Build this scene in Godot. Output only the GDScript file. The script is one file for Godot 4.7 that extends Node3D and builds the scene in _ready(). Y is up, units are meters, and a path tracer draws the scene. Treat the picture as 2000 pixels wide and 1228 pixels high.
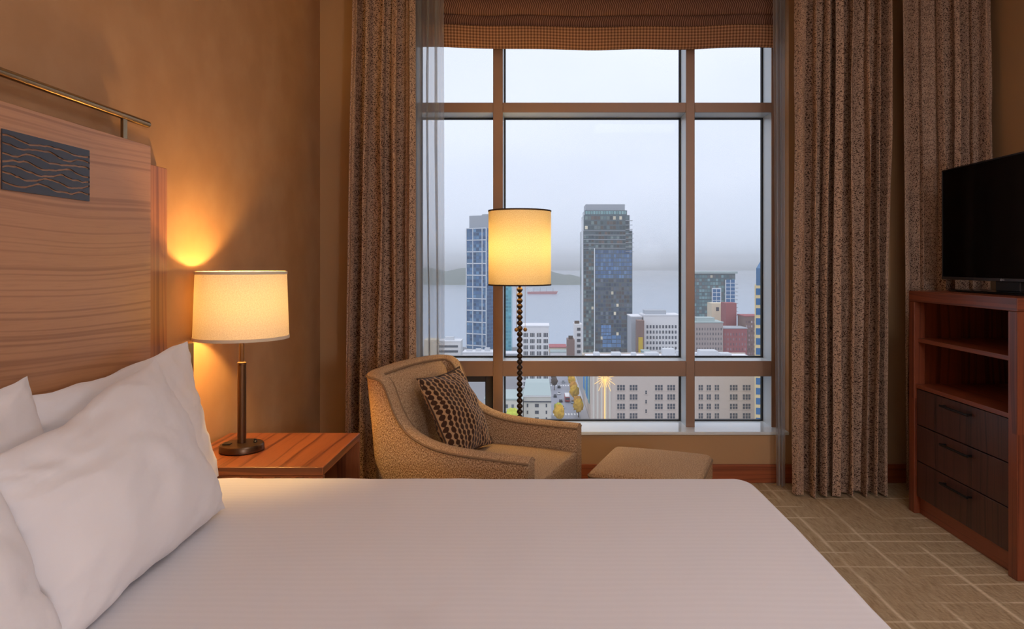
extends Node3D
# Hotel bedroom above a hazy waterfront city. Metres, y up; the eye stands at the bedside and looks along -z to the window.

var M := {}
var used := {}
var rng := RandomNumberGenerator.new()
const GROUND := -73.65        # street level, 75 m below the eye

# ------------------------------------------------------------------ mesh helpers
func mb() -> SurfaceTool:
	var st := SurfaceTool.new()
	st.begin(Mesh.PRIMITIVE_TRIANGLES)
	return st

func vert(st: SurfaceTool, p: Vector3, n: Vector3, t: Vector2) -> void:
	st.set_normal(n)
	st.set_uv(t)
	st.add_vertex(p)

func tri(st: SurfaceTool, a: Vector3, b: Vector3, c: Vector3, na: Vector3, nb: Vector3, nc: Vector3, ta := Vector2.ZERO, tb := Vector2.ZERO, tc := Vector2.ZERO) -> void:
	vert(st, a, na, ta)
	if (b - a).cross(c - a).dot(na + nb + nc) > 0.0:
		vert(st, c, nc, tc)
		vert(st, b, nb, tb)
	else:
		vert(st, b, nb, tb)
		vert(st, c, nc, tc)

func quad(st: SurfaceTool, a: Vector3, b: Vector3, c: Vector3, d: Vector3, n: Vector3, ta := Vector2(0, 0), tb := Vector2(1, 0), tc := Vector2(1, 1), td := Vector2(0, 1)) -> void:
	tri(st, a, b, c, n, n, n, ta, tb, tc)
	tri(st, a, c, d, n, n, n, ta, tc, td)

# chamfered box; the texture's u runs along the axis "grain"
func box(st: SurfaceTool, c: Vector3, s: Vector3, b := 0.0, grain := 1, shift := Vector2.ZERO) -> void:
	var h := s * 0.5
	b = minf(b, minf(h.x, minf(h.y, h.z)) * 0.9)
	var corner := func(a: int, g: float, sp: float, sq: float) -> Array:
		var p := (a + 1) % 3
		var q := (a + 2) % 3
		var v := Vector3.ZERO
		v[a] = h[a] * g
		v[p] = (h[p] - b) * sp
		v[q] = (h[q] - b) * sq
		var u := p
		var w := q
		if grain == q:
			u = q
			w = p
		return [v + c, Vector2((v + c)[u], (v + c)[w]) + shift]
	for a in 3:
		for g in [-1.0, 1.0]:
			var n := Vector3.ZERO
			n[a] = g
			var k := [corner.call(a, g, -1.0, -1.0), corner.call(a, g, 1.0, -1.0), corner.call(a, g, 1.0, 1.0), corner.call(a, g, -1.0, 1.0)]
			quad(st, k[0][0], k[1][0], k[2][0], k[3][0], n, k[0][1], k[1][1], k[2][1], k[3][1])
	if b <= 0.0:
		return
	for a in 3:                      # edges along axis a
		var p := (a + 1) % 3
		var q := (a + 2) % 3
		for gp in [-1.0, 1.0]:
			for gq in [-1.0, 1.0]:
				var np := Vector3.ZERO
				np[p] = gp
				var nq := Vector3.ZERO
				nq[q] = gq
				var A := Vector3.ZERO
				A[a] = -(h[a] - b)
				A[p] = h[p] * gp
				A[q] = (h[q] - b) * gq
				var B := A
				B[a] = -A[a]
				var C := B
				C[p] = (h[p] - b) * gp
				C[q] = h[q] * gq
				var D := C
				D[a] = A[a]
				var tA := Vector2(A[a] + c[a], c[p]) + shift
				var tB := Vector2(B[a] + c[a], c[p]) + shift
				tri(st, A + c, B + c, C + c, np, np, nq, tA, tB, tB)
				tri(st, A + c, C + c, D + c, np, nq, nq, tA, tB, tA)
	for gx in [-1.0, 1.0]:
		for gy in [-1.0, 1.0]:
			for gz in [-1.0, 1.0]:
				var X := Vector3(h.x * gx, (h.y - b) * gy, (h.z - b) * gz) + c
				var Y := Vector3((h.x - b) * gx, h.y * gy, (h.z - b) * gz) + c
				var Z := Vector3((h.x - b) * gx, (h.y - b) * gy, h.z * gz) + c
				var t := Vector2(c[grain], 0) + shift
				tri(st, X, Y, Z, Vector3(gx, 0, 0), Vector3(0, gy, 0), Vector3(0, 0, gz), t, t, t)

func span(st: SurfaceTool, lo: Vector3, hi: Vector3, b := 0.0, grain := 1, shift := Vector2.ZERO) -> void:
	box(st, (lo + hi) * 0.5, (hi - lo).abs(), b, grain, shift)

# smooth surface over rows of points; facing = a direction it should look to, or none for "away from its middle"
func grid(st: SurfaceTool, rows: Array, uv: Array, wrap := false, facing := Vector3.ZERO) -> void:
	var nr := rows.size()
	var nc: int = rows[0].size()
	var normals := []
	var mid := Vector3.ZERO
	for r in rows:
		for p in r:
			mid += p
	mid /= float(nr * nc)
	var vote := 0.0
	for i in nr:
		var line := PackedVector3Array()
		for j in nc:
			var l := j - 1
			var r := j + 1
			if wrap:
				l = nc - 2 if j == 0 else l
				r = 1 if j == nc - 1 else r
			var du: Vector3 = rows[i][clampi(r, 0, nc - 1)] - rows[i][clampi(l, 0, nc - 1)]
			var dv: Vector3 = rows[mini(i + 1, nr - 1)][j] - rows[maxi(i - 1, 0)][j]
			var n := du.cross(dv)
			if n.length_squared() < 1e-16:
				n = (rows[i][j] - mid)
				n = n.normalized() * 1e-9
			vote += n.normalized().dot(facing if facing != Vector3.ZERO else (rows[i][j] - mid)) if n.length() > 1e-8 else 0.0
			line.append(n.normalized() if n.length() > 1e-8 else Vector3.ZERO)
		normals.append(line)
	var sgn := 1.0 if vote >= 0.0 else -1.0
	for i in nr:
		for j in nc:
			var n: Vector3 = normals[i][j]
			normals[i][j] = n * sgn if n != Vector3.ZERO else (rows[i][j] - mid).normalized()
	for i in nr - 1:
		for j in nc - 1:
			var a: Vector3 = rows[i][j]
			var b: Vector3 = rows[i][j + 1]
			var c: Vector3 = rows[i + 1][j + 1]
			var d: Vector3 = rows[i + 1][j]
			if not a.is_equal_approx(b):
				tri(st, a, b, c, normals[i][j], normals[i][j + 1], normals[i + 1][j + 1], uv[i][j], uv[i][j + 1], uv[i + 1][j + 1])
			if not c.is_equal_approx(d):
				tri(st, a, c, d, normals[i][j], normals[i + 1][j + 1], normals[i + 1][j], uv[i][j], uv[i + 1][j + 1], uv[i + 1][j])

# profile of (radius, height) turned about y; sharp corners stay sharp
func lathe(st: SurfaceTool, at: Vector3, prof: Array, segs := 32) -> void:
	for k in prof.size() - 1:
		var p: Vector2 = prof[k]
		var q: Vector2 = prof[k + 1]
		var nn := Vector2(q.y - p.y, p.x - q.x).normalized()
		var np := nn
		var nq := nn
		if k > 0:
			var o: Vector2 = prof[k - 1]
			var m := Vector2(p.y - o.y, o.x - p.x).normalized()
			if m.dot(nn) > 0.75:
				np = (m + nn).normalized()
		if k + 2 < prof.size():
			var o: Vector2 = prof[k + 2]
			var m := Vector2(o.y - q.y, q.x - o.x).normalized()
			if m.dot(nn) > 0.75:
				nq = (m + nn).normalized()
		for s in segs:
			var a0 := TAU * s / segs
			var a1 := TAU * (s + 1) / segs
			var d0 := Vector3(cos(a0), 0, sin(a0))
			var d1 := Vector3(cos(a1), 0, sin(a1))
			var up := Vector3.UP
			var A := at + d0 * p.x + up * p.y
			var B := at + d1 * p.x + up * p.y
			var C := at + d1 * q.x + up * q.y
			var D := at + d0 * q.x + up * q.y
			var u0 := float(s) / segs
			var u1 := float(s + 1) / segs
			if p.x > 1e-6:
				tri(st, A, B, C, d0 * np.x + up * np.y, d1 * np.x + up * np.y, d1 * nq.x + up * nq.y, Vector2(u0, p.y), Vector2(u1, p.y), Vector2(u1, q.y))
			if q.x > 1e-6:
				tri(st, A, C, D, d0 * np.x + up * np.y, d1 * nq.x + up * nq.y, d0 * nq.x + up * nq.y, Vector2(u0, p.y), Vector2(u1, q.y), Vector2(u0, q.y))

func tube(st: SurfaceTool, path: Array, r: float, segs := 8, capped := true) -> void:
	var rows := []
	var uv := []
	var n := path.size()
	var ref := Vector3.UP
	for i in n:
		var t: Vector3 = (path[mini(i + 1, n - 1)] - path[maxi(i - 1, 0)]).normalized()
		if i == 0 and absf(t.y) > 0.9:
			ref = Vector3.RIGHT
		var side := t.cross(ref)
		if side.length() < 0.05:
			side = t.cross(Vector3.RIGHT)
		side = side.normalized()
		var up := side.cross(t).normalized()
		var line := PackedVector3Array()
		var tl := PackedVector2Array()
		for s in segs + 1:
			var a := TAU * s / segs
			line.append(path[i] + (side * cos(a) + up * sin(a)) * r)
			tl.append(Vector2(float(s) / segs, i * 0.05))
		rows.append(line)
		uv.append(tl)
	for i in n - 1:
		for s in segs:
			var na: Vector3 = (rows[i][s] - path[i]).normalized()
			var nb: Vector3 = (rows[i][s + 1] - path[i]).normalized()
			var nc: Vector3 = (rows[i + 1][s + 1] - path[i + 1]).normalized()
			var nd: Vector3 = (rows[i + 1][s] - path[i + 1]).normalized()
			tri(st, rows[i][s], rows[i][s + 1], rows[i + 1][s + 1], na, nb, nc, uv[i][s], uv[i][s + 1], uv[i + 1][s + 1])
			tri(st, rows[i][s], rows[i + 1][s + 1], rows[i + 1][s], na, nc, nd, uv[i][s], uv[i + 1][s + 1], uv[i + 1][s])
	if capped:
		for e in [0, n - 1]:
			var out: Vector3 = (path[e] - path[1 if e == 0 else n - 2]).normalized()
			for s in segs:
				tri(st, path[e], rows[e][s], rows[e][s + 1], out, out, out)

# padded block with round edges, crowned on top
func padded(st: SurfaceTool, c: Vector3, s: Vector3, r: float, crown := 0.0, n := 14) -> void:
	var h := s * 0.5
	for a in 3:
		for g in [-1.0, 1.0]:
			var p := (a + 1) % 3
			var q := (a + 2) % 3
			var rows := []
			var uv := []
			for i in n + 1:
				var line := PackedVector3Array()
				var tl := PackedVector2Array()
				for j in n + 1:
					var v := Vector3.ZERO
					v[a] = h[a] * g
					v[p] = h[p] * sin((2.0 * i / n - 1.0) * PI / 2)
					v[q] = h[q] * sin((2.0 * j / n - 1.0) * PI / 2)
					var inner := v.clamp(-(h - Vector3.ONE * r), h - Vector3.ONE * r)
					var o := inner + (v - inner).normalized() * r
					if o.y > 0:
						o.y += crown * (1.0 - pow(o.x / h.x, 2)) * (1.0 - pow(o.z / h.z, 2)) * o.y / h.y
					line.append(c + o)
					tl.append(Vector2(o[p], o[q]))
				rows.append(line)
				uv.append(tl)
			var f := Vector3.ZERO
			f[a] = g
			grid(st, rows, uv, false, f)

# a stuffed pillow: width along x, height along y, thickness along z, soft wrinkles
func pillow(st: SurfaceTool, w: float, h: float, t: float, salt: int, pull := 0.05, crease := 0.008, slump := 0.0, n := 44, droop := 0.0) -> void:
	var fn := FastNoiseLite.new()
	fn.seed = salt
	fn.frequency = 1.0
	fn.fractal_octaves = 3
	for side in [1.0, -1.0]:
		var rows := []
		var uv := []
		for i in n + 1:
			var line := PackedVector3Array()
			var tl := PackedVector2Array()
			var v := sin((2.0 * i / n - 1.0) * PI / 2)
			for j in n + 1:
				var u := sin((2.0 * j / n - 1.0) * PI / 2)
				var x := w * 0.5 * u * (1.0 - pull * (1.0 - v * v))
				var y := h * 0.5 * v * (1.0 - pull * 1.6 * (1.0 - u * u))
				var body := pow(maxf(0.0, 1.0 - pow(absf(u), 2.6)), 0.62) * pow(maxf(0.0, 1.0 - pow(absf(v), 2.4)), 0.62)
				body *= 1.0 + slump * (-v)
				var rim := 1.0 - body
				var wr := fn.get_noise_3d(u * 2.2 + side * 9.0, v * 2.2, 0.0) * 0.6 * body + fn.get_noise_3d(u * 1.6 + v * 5.0, v * 2.0 - u * 4.0, side * 5.0) * rim * minf(1.0, body * 6.0)
				y -= droop * smoothstep(0.5, -0.9, u) * smoothstep(-0.4, 1.0, v)
				y -= droop * 0.35 * (1.0 - u * u) * smoothstep(0.0, 1.0, v)
				var edge := fn.get_noise_2d(u * 1.1 + 40.0, v * 1.1) * 0.009
				line.append(Vector3(x + edge, y + edge * 1.3, side * (t * 0.5 * body) + wr * crease + fn.get_noise_2d(u * 1.5 + 7.0, v * 1.5) * 0.012))
				tl.append(Vector2(u * 0.5 + 0.5, 0.5 - v * 0.5))
			rows.append(line)
			uv.append(tl)
		grid(st, rows, uv, false, Vector3(0, 0, side))

# ------------------------------------------------------------------ naming helpers
func numbered(called: String) -> String:
	var n: int = used.get(called, 0)
	used[called] = n + 1
	return called if n == 0 else "%s_%03d" % [called, n]

func tag(o: Node, label: String, category := "", group := "", kind := "") -> Node:
	if label: o.set_meta("label", label)
	if category: o.set_meta("category", category)
	if group: o.set_meta("group", group)
	if kind: o.set_meta("kind", kind)
	return o

func thing(called: String, label: String, category: String, at := Vector3.ZERO, turn := 0.0, group := "") -> Node3D:
	var o := Node3D.new()
	o.name = numbered(called)
	add_child(o)
	o.position = at
	o.rotation.y = turn
	tag(o, label, category, group)
	return o

func obj(called: String, st: SurfaceTool, m: Material, parent: Node = self, label := "") -> MeshInstance3D:
	var o := MeshInstance3D.new()
	o.name = numbered(called) if parent == self else called
	o.mesh = st.commit()
	o.material_override = m
	parent.add_child(o, true)
	if label: o.set_meta("label", label)
	return o

func struct(called: String, st: SurfaceTool, m: Material, label := "") -> MeshInstance3D:
	var o := obj(called, st, m)
	o.set_meta("kind", "structure")
	if label: o.set_meta("label", label)
	return o

func bx(called: String, lo: Vector3, hi: Vector3, m: Material, parent: Node, b := 0.0, grain := 1, shift := Vector2.ZERO) -> MeshInstance3D:
	var st := mb()
	span(st, lo, hi, b, grain, shift)
	return obj(called, st, m, parent)

# ------------------------------------------------------------------ materials
func mat(called: String, c: Color, rough := 0.7, metal := 0.0, spec := 0.5) -> StandardMaterial3D:
	var m := StandardMaterial3D.new()
	m.resource_name = called
	m.albedo_color = c
	m.roughness = rough
	m.metallic = metal
	m.metallic_specular = spec
	M[called] = m
	return m

func noise_tex(freq: float, colors: Array, stops: Array, size := 512, salt := 1, octaves := 4, kind := FastNoiseLite.TYPE_SIMPLEX_SMOOTH, fractal := FastNoiseLite.FRACTAL_FBM) -> NoiseTexture2D:
	var n := FastNoiseLite.new()
	n.seed = salt
	n.noise_type = kind
	n.fractal_type = fractal
	n.frequency = freq
	n.fractal_octaves = octaves
	var t := NoiseTexture2D.new()
	t.width = size
	t.height = size
	t.seamless = true
	t.noise = n
	var g := Gradient.new()
	g.offsets = PackedFloat32Array(stops)
	g.colors = PackedColorArray(colors)
	t.color_ramp = g
	return t

func bump_tex(freq: float, size := 512, salt := 3, strength := 6.0, octaves := 4) -> NoiseTexture2D:
	var n := FastNoiseLite.new()
	n.seed = salt
	n.frequency = freq
	n.fractal_octaves = octaves
	var t := NoiseTexture2D.new()
	t.width = size
	t.height = size
	t.seamless = true
	t.as_normal_map = true
	t.bump_strength = strength
	t.noise = n
	return t

func painted(w: int, h: int, f: Callable) -> ImageTexture:
	var im := Image.create(w, h, false, Image.FORMAT_RGB8)
	for y in h:
		for x in w:
			im.set_pixel(x, y, f.call(x, y))
	return ImageTexture.create_from_image(im)

# straight-grained veneer; u runs along the grain
func wood_tex(a: Color, b: Color, dark: Color, salt: int, rings := 26.0, tall := 512, ribbon := 0.35) -> ImageTexture:
	var n := FastNoiseLite.new()
	n.seed = salt
	n.frequency = 1.0
	n.fractal_octaves = 3
	return painted(256, tall, func(x: int, y: int) -> Color:
		var u := x / 256.0
		var v := float(y) / tall
		var bend := n.get_noise_2d(u * 0.6, v * 1.5) * 0.05
		var band := n.get_noise_2d(u * 0.3 + 5.0, (v + bend) * rings)
		var fine := n.get_noise_2d(u * 2.5 + 11.0, (v + bend) * 120.0)
		var pore := n.get_noise_2d(u * 14.0 + 31.0, v * 260.0)
		var wide := n.get_noise_2d(u * 0.4 + 50.0, (v + bend) * 5.0)
		var c := a.lerp(b, clampf(0.5 + wide * 0.6 + band * ribbon, 0.0, 1.0))
		c = c.lerp(dark, clampf((band - 0.08) * 2.6, 0.0, 1.0) * 0.8)
		c = c.lerp(dark, clampf(fine * 0.5 + pore * 0.6, 0.0, 1.0) * 0.5)
		return c)

func wooden(called: String, a: Color, b: Color, dark: Color, salt: int, rough: float, scale := Vector3(1, 1, 1), rings := 26.0, coat := 0.0, shift := 0.5, tall := 512) -> StandardMaterial3D:
	var m := mat(called, Color.WHITE, rough)
	m.albedo_texture = wood_tex(a, b, dark, salt, rings, tall)
	m.uv1_scale = scale
	m.uv1_offset = Vector3(0.5, shift, 0)
	if coat > 0.0:
		m.clearcoat_enabled = true
		m.clearcoat = coat
		m.clearcoat_roughness = 0.25
	return m

func c8(r: int, g: int, b: int) -> Color:
	return Color8(r, g, b)

func make_materials() -> void:
	var m: StandardMaterial3D
	# plaster: warm tan with trowelled clouds
	m = mat("plaster", Color.WHITE, 0.62, 0.0, 0.4)
	m.albedo_texture = noise_tex(0.006, [c8(178, 136, 96), c8(183, 141, 101), c8(188, 147, 107)], [0.2, 0.5, 0.85], 1024, 5, 5)
	m.uv1_triplanar = true
	m.uv1_world_triplanar = true
	m.uv1_scale = Vector3(0.55, 0.55, 0.55)
	m = mat("wall_paint", c8(184, 148, 108), 0.75)
	m = mat("ceiling_paint", c8(236, 230, 222), 0.9)
	# carpet
	var cn := FastNoiseLite.new()
	cn.seed = 21
	cn.frequency = 1.0
	cn.fractal_octaves = 3
	var r := RandomNumberGenerator.new()
	r.seed = 77
	var across := []       # pale lines at constant z, and along z, each with breaks
	var along := []
	var at := 0.02
	while at < 0.99:
		across.append([at, r.randf() * 10.0, r.randf_range(0.6, 1.0)])
		at += r.randf_range(0.028, 0.068)
	at = 0.03
	while at < 0.99:
		along.append([at, r.randf() * 10.0, r.randf_range(0.7, 1.0)])
		at += r.randf_range(0.075, 0.125)
	var base := c8(180, 158, 126)
	var streak := c8(194, 174, 142)
	var deep := c8(152, 128, 98)
	var pale := c8(234, 218, 188)
	m = mat("carpet", Color.WHITE, 0.95, 0.0, 0.2)
	var size := 800
	var line_at := PackedFloat32Array()               # how pale each texel is: drawn line by line
	line_at.resize(size * size)
	for e in across:
		for x in size:
			var u := float(x) / size
			var c: float = (e[0] + cn.get_noise_2d(u * 3.0, e[1]) * 0.004) * size
			var k: float = e[2] * clampf(0.75 + cn.get_noise_2d(u * 4.0 + e[1] * 7.0, e[1]) * 3.2, 0.0, 1.0)
			for y in range(maxi(0, int(c) - 3), mini(size, int(c) + 5)):
				line_at[y * size + x] = maxf(line_at[y * size + x], k * (1.0 - minf(1.0, absf(y - c) / (0.004 * size))))
	for e in along:
		for y in size:
			var v := float(y) / size
			var c: float = (e[0] + cn.get_noise_2d(v * 4.0, e[1] + 20.0) * 0.004) * size
			var k: float = e[2] * clampf(0.8 + cn.get_noise_2d(v * 3.0 + e[1] * 5.0, e[1]) * 3.0, 0.0, 1.0)
			for x in range(maxi(0, int(c) - 4), mini(size, int(c) + 6)):
				line_at[y * size + x] = maxf(line_at[y * size + x], k * (1.0 - minf(1.0, absf(x - c) / (0.005 * size))))
	m.albedo_texture = painted(size, size, func(x: int, y: int) -> Color:
		var u := float(x) / size
		var v := float(y) / size
		var c := base.lerp(streak, clampf(cn.get_noise_2d(u * 160.0, v * 14.0) * 1.3, 0.0, 1.0))
		c = c.lerp(deep, clampf(cn.get_noise_2d(u * 190.0 + 50.0, v * 22.0) * 1.2, 0.0, 1.0))
		var pile := cn.get_noise_2d(u * 400.0, v * 400.0)
		c = c.lerp(deep, clampf(pile, 0.0, 1.0) * 0.5)
		return c.lerp(pale, clampf(line_at[y * size + x] * 1.3, 0.0, 1.0) * (0.75 + 0.25 * pile)))
	m.normal_enabled = true
	m.normal_texture = bump_tex(0.25, 512, 8, 5.0, 2)
	m.normal_scale = 0.15
	# woods
	wooden("headboard_wood", c8(186, 134, 94), c8(202, 150, 108), c8(160, 110, 74), 3, 0.42, Vector3(0.45, 0.62, 1), 84.0, 0.2, -0.15, 1024)
	wooden("side_wood", c8(170, 108, 66), c8(182, 120, 76), c8(128, 74, 42), 4, 0.42, Vector3(0.8, 1.6, 1), 24.0, 0.2)
	wooden("red_wood", c8(146, 82, 48), c8(162, 94, 56), c8(96, 46, 26), 5, 0.36, Vector3(0.8, 1.2, 1), 22.0, 0.3)
	wooden("dresser_wood", c8(128, 64, 38), c8(144, 74, 44), c8(92, 40, 24), 6, 0.36, Vector3(0.8, 1.4, 1), 22.0, 0.3)
	wooden("drawer_wood", c8(74, 42, 32), c8(86, 50, 38), c8(44, 24, 18), 7, 0.4, Vector3(0.8, 1.2, 1), 34.0, 0.15)
	wooden("baseboard_wood", c8(150, 76, 40), c8(164, 88, 48), c8(112, 52, 26), 9, 0.4, Vector3(0.6, 1.0, 1), 18.0, 0.2)
	# fabrics
	m = mat("drape", Color.WHITE, 0.85, 0.0, 0.3)
	m.albedo_texture = noise_tex(0.045, [c8(86, 65, 54), c8(120, 95, 80), c8(180, 150, 128), c8(208, 180, 156)], [0.25, 0.48, 0.62, 0.85], 512, 12, 2, FastNoiseLite.TYPE_SIMPLEX_SMOOTH, FastNoiseLite.FRACTAL_RIDGED)
	m.uv1_scale = Vector3(4.2, 3.6, 1)
	m.normal_enabled = true
	m.normal_texture = bump_tex(0.06, 512, 13, 5.0, 2)
	m.normal_scale = 0.5
	m.backlight_enabled = true
	m.backlight = c8(40, 34, 30)
	m = mat("sheer", Color(0.6, 0.59, 0.58, 0.46), 0.9, 0.0, 0.1)
	m.transparency = BaseMaterial3D.TRANSPARENCY_ALPHA
	m.backlight_enabled = true
	m.backlight = Color(0.75, 0.78, 0.8)
	m.cull_mode = BaseMaterial3D.CULL_DISABLED
	m = mat("tweed", Color.WHITE, 0.9, 0.0, 0.25)
	m.albedo_texture = noise_tex(0.1, [c8(128, 97, 70), c8(178, 144, 110), c8(200, 168, 132), c8(224, 198, 164)], [0.25, 0.45, 0.57, 0.8], 512, 15, 3)
	m.uv1_triplanar = true
	m.uv1_scale = Vector3(4.0, 1.9, 4.0)
	m.normal_enabled = true
	m.normal_texture = bump_tex(0.12, 512, 16, 6.0, 3)
	m.normal_scale = 0.6
	m = mat("tweed_piping", c8(142, 116, 90), 0.9, 0.0, 0.2)
	m = mat("linen", Color.WHITE, 0.8, 0.0, 0.3)
	m.albedo_texture = painted(8, 256, func(_x: int, y: int) -> Color:
		var s := 0.5 + 0.5 * sin(y / 256.0 * TAU * 8.0)
		return c8(227, 224, 227).lerp(c8(230, 227, 230), s))
	m.uv1_scale = Vector3(1, 5.0, 1)
	m.rim_enabled = true
	m.rim = 0.15
	m = mat("pillow_cotton", c8(234, 231, 233), 0.82, 0.0, 0.25)
	m.normal_enabled = true
	m.normal_texture = bump_tex(0.012, 512, 17, 3.0, 4)
	m.normal_scale = 0.25
	m = mat("mattress_ticking", c8(220, 214, 206), 0.85)
	m = mat("dot_velvet", Color.WHITE, 0.75, 0.0, 0.3)
	m.albedo_texture = painted(768, 768, func(x: int, y: int) -> Color:
		var col := floorf(x / 54.86)
		var fx := x / 54.86 - col - 0.5
		var fy := fposmod(y / 51.2 + 0.5 * fmod(col, 2.0), 1.0) - 0.5
		var d := sqrt(fx * fx * 1.25 + fy * fy)
		var k := clampf((0.47 - d) / 0.05, 0.0, 1.0)
		if absf(fx) < 0.13:
			k = maxf(k, clampf((absf(fy) - 0.42) / 0.05, 0.0, 1.0))
		return c8(178, 142, 104).lerp(c8(62, 36, 20), k))
	m.rim_enabled = true
	m.rim = 0.3
	m = mat("velvet_piping", c8(70, 46, 30), 0.8)
	# roman blind: wavy crepe above, small check on the folded hem
	m = mat("crepe", Color.WHITE, 0.85, 0.0, 0.2)
	m.albedo_texture = painted(512, 256, func(x: int, y: int) -> Color:
		var w := sin(y / 256.0 * TAU) * 7.0 + sin(y / 256.0 * TAU * 2.0 + 1.0) * 4.0
		var s := 0.5 + 0.5 * sin((x + w) / 512.0 * TAU * 24.0)
		return c8(92, 64, 52).lerp(c8(160, 122, 102), s * s))
	m.uv1_scale = Vector3(3.0, 9.0, 1)
	m = mat("check", Color.WHITE, 0.85, 0.0, 0.2)
	m.albedo_texture = painted(256, 256, func(x: int, y: int) -> Color:
		var a := 0.5 + 0.5 * sin(x / 256.0 * TAU * 10.0)
		var b := 0.5 + 0.5 * sin(y / 256.0 * TAU * 6.0)
		return c8(98, 66, 48).lerp(c8(190, 146, 112), clampf(a * 0.55 + b * 0.5, 0.0, 1.0)))
	m.uv1_scale = Vector3(5.0, 9.0, 1)
	# lamp parts
	m = mat("cream_shade", Color.WHITE, 0.85, 0.0, 0.2)
	m.albedo_texture = noise_tex(0.05, [c8(226, 212, 186), c8(240, 229, 206)], [0.2, 0.8], 256, 31, 3)
	m.uv1_scale = Vector3(14, 10, 1)
	m.backlight_enabled = true
	m.backlight = Color(0.40, 0.39, 0.37)
	m.cull_mode = BaseMaterial3D.CULL_DISABLED
	m = mat("gold_linen_shade", Color.WHITE, 0.85, 0.0, 0.2)
	m.albedo_texture = noise_tex(0.06, [c8(222, 200, 154), c8(236, 219, 180), c8(246, 234, 204)], [0.15, 0.5, 0.85], 256, 32, 3)
	m.uv1_scale = Vector3(10, 14, 1)
	m.backlight_enabled = true
	m.backlight = Color(0.52, 0.51, 0.47)
	m.cull_mode = BaseMaterial3D.CULL_DISABLED
	mat("shade_tape", c8(222, 208, 184), 0.85)
	mat("brown_tape", c8(70, 50, 34), 0.8)
	mat("bronze", c8(96, 76, 60), 0.32, 0.85)
	mat("dark_beads", c8(70, 56, 44), 0.3, 0.55)
	mat("brass", c8(196, 152, 84), 0.28, 0.95)
	mat("rail_metal", c8(150, 124, 92), 0.26, 0.95)
	m = mat("bulb_glow", c8(255, 240, 210), 0.5)
	m.emission_enabled = true
	m.emission = Color(1.0, 0.82, 0.5)
	m.emission_energy_multiplier = 3.0
	m = mat("added_fill_glow", c8(250, 246, 240), 0.6)  # glow for the two added fill lights out of view
	m.emission_enabled = true
	m.emission = Color(1.0, 0.96, 0.94)
	m.emission_energy_multiplier = 2.0
	mat("plaque_steel", c8(74, 78, 88), 0.42, 0.35)
	mat("black_plastic", c8(24, 22, 22), 0.45)
	mat("switch_plate", c8(44, 36, 30), 0.4, 0.3)
	mat("screen_glass", c8(6, 5, 6), 0.16, 0.0, 0.35)
	mat("tv_bezel", c8(30, 28, 28), 0.35, 0.2)
	mat("tv_chin", c8(92, 90, 92), 0.35, 0.7)
	mat("logo_silver", c8(205, 205, 210), 0.4, 0.3)
	mat("handle_black", c8(26, 20, 18), 0.4, 0.5)
	# window
	mat("frame_bronze", c8(150, 122, 104), 0.38, 0.25)
	mat("silver_frame", c8(206, 214, 218), 0.4, 0.2)
	mat("vent_frame", c8(74, 68, 64), 0.45, 0.2)
	mat("gasket", c8(30, 32, 36), 0.6)
	mat("sill_stone", c8(228, 236, 240), 0.14)
	m = mat("window_glass", Color(0.92, 0.97, 1.0, 0.03), 0.02, 0.0, 0.22)
	m.transparency = BaseMaterial3D.TRANSPARENCY_ALPHA
	# city
	mat("asphalt", c8(150, 152, 164), 0.55)
	mat("city_ground", c8(142, 142, 146), 0.9)
	mat("sidewalk", c8(186, 184, 188), 0.9)
	mat("road_paint", c8(232, 232, 234), 0.8)
	mat("bay_water", c8(150, 168, 190), 0.22, 0.0, 0.5)
	mat("hill_forest", c8(72, 92, 76), 1.0)
	mat("white_roof", c8(232, 234, 240), 0.8)
	mat("roof_gear", c8(206, 210, 216), 0.7)
	mat("beige_stone", c8(214, 200, 190), 0.85)
	mat("pale_stone", c8(222, 218, 208), 0.85)
	mat("white_concrete", c8(236, 236, 238), 0.8)
	mat("grey_concrete", c8(176, 182, 190), 0.8)
	mat("cream_paint", c8(234, 218, 190), 0.8)
	mat("yellow_stone", c8(232, 210, 160), 0.8)
	mat("red_brick", c8(166, 96, 98), 0.9)
	mat("brown_brick", c8(138, 112, 104), 0.9)
	mat("taupe_brick", c8(178, 164, 160), 0.9)
	mat("teal_roof", c8(176, 192, 192), 0.7)
	mat("tower_blue", c8(90, 128, 168), 0.18, 0.1)
	mat("tower_deep_blue", c8(66, 98, 140), 0.15, 0.1)
	mat("tower_teal", c8(110, 190, 205), 0.2, 0.1)
	mat("tower_grey", c8(96, 112, 118), 0.2, 0.1)
	mat("white_mullion", c8(232, 236, 242), 0.6)
	mat("dark_window", c8(84, 88, 98), 0.15, 0.1)
	mat("blue_window", c8(70, 120, 170), 0.12, 0.1)
	mat("banner_blue", c8(40, 140, 214), 0.6)
	mat("gold_leaf", c8(222, 176, 60), 0.9)
	mat("lime_leaf", c8(204, 212, 84), 0.9)
	mat("amber_leaf", c8(206, 150, 62), 0.9)
	mat("bark", c8(90, 74, 62), 0.9)
	mat("ship_red", c8(190, 96, 104), 0.7)
	mat("yellow_sign", c8(214, 180, 40), 0.6)
	m = mat("star_lights", c8(255, 214, 130), 0.5)
	m.emission_enabled = true
	m.emission = Color(1.0, 0.8, 0.42)
	m.emission_energy_multiplier = 1.3
	m = mat("facade_panes", Color.WHITE, 0.2, 0.0, 0.5)
	m.vertex_color_use_as_albedo = true
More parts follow.
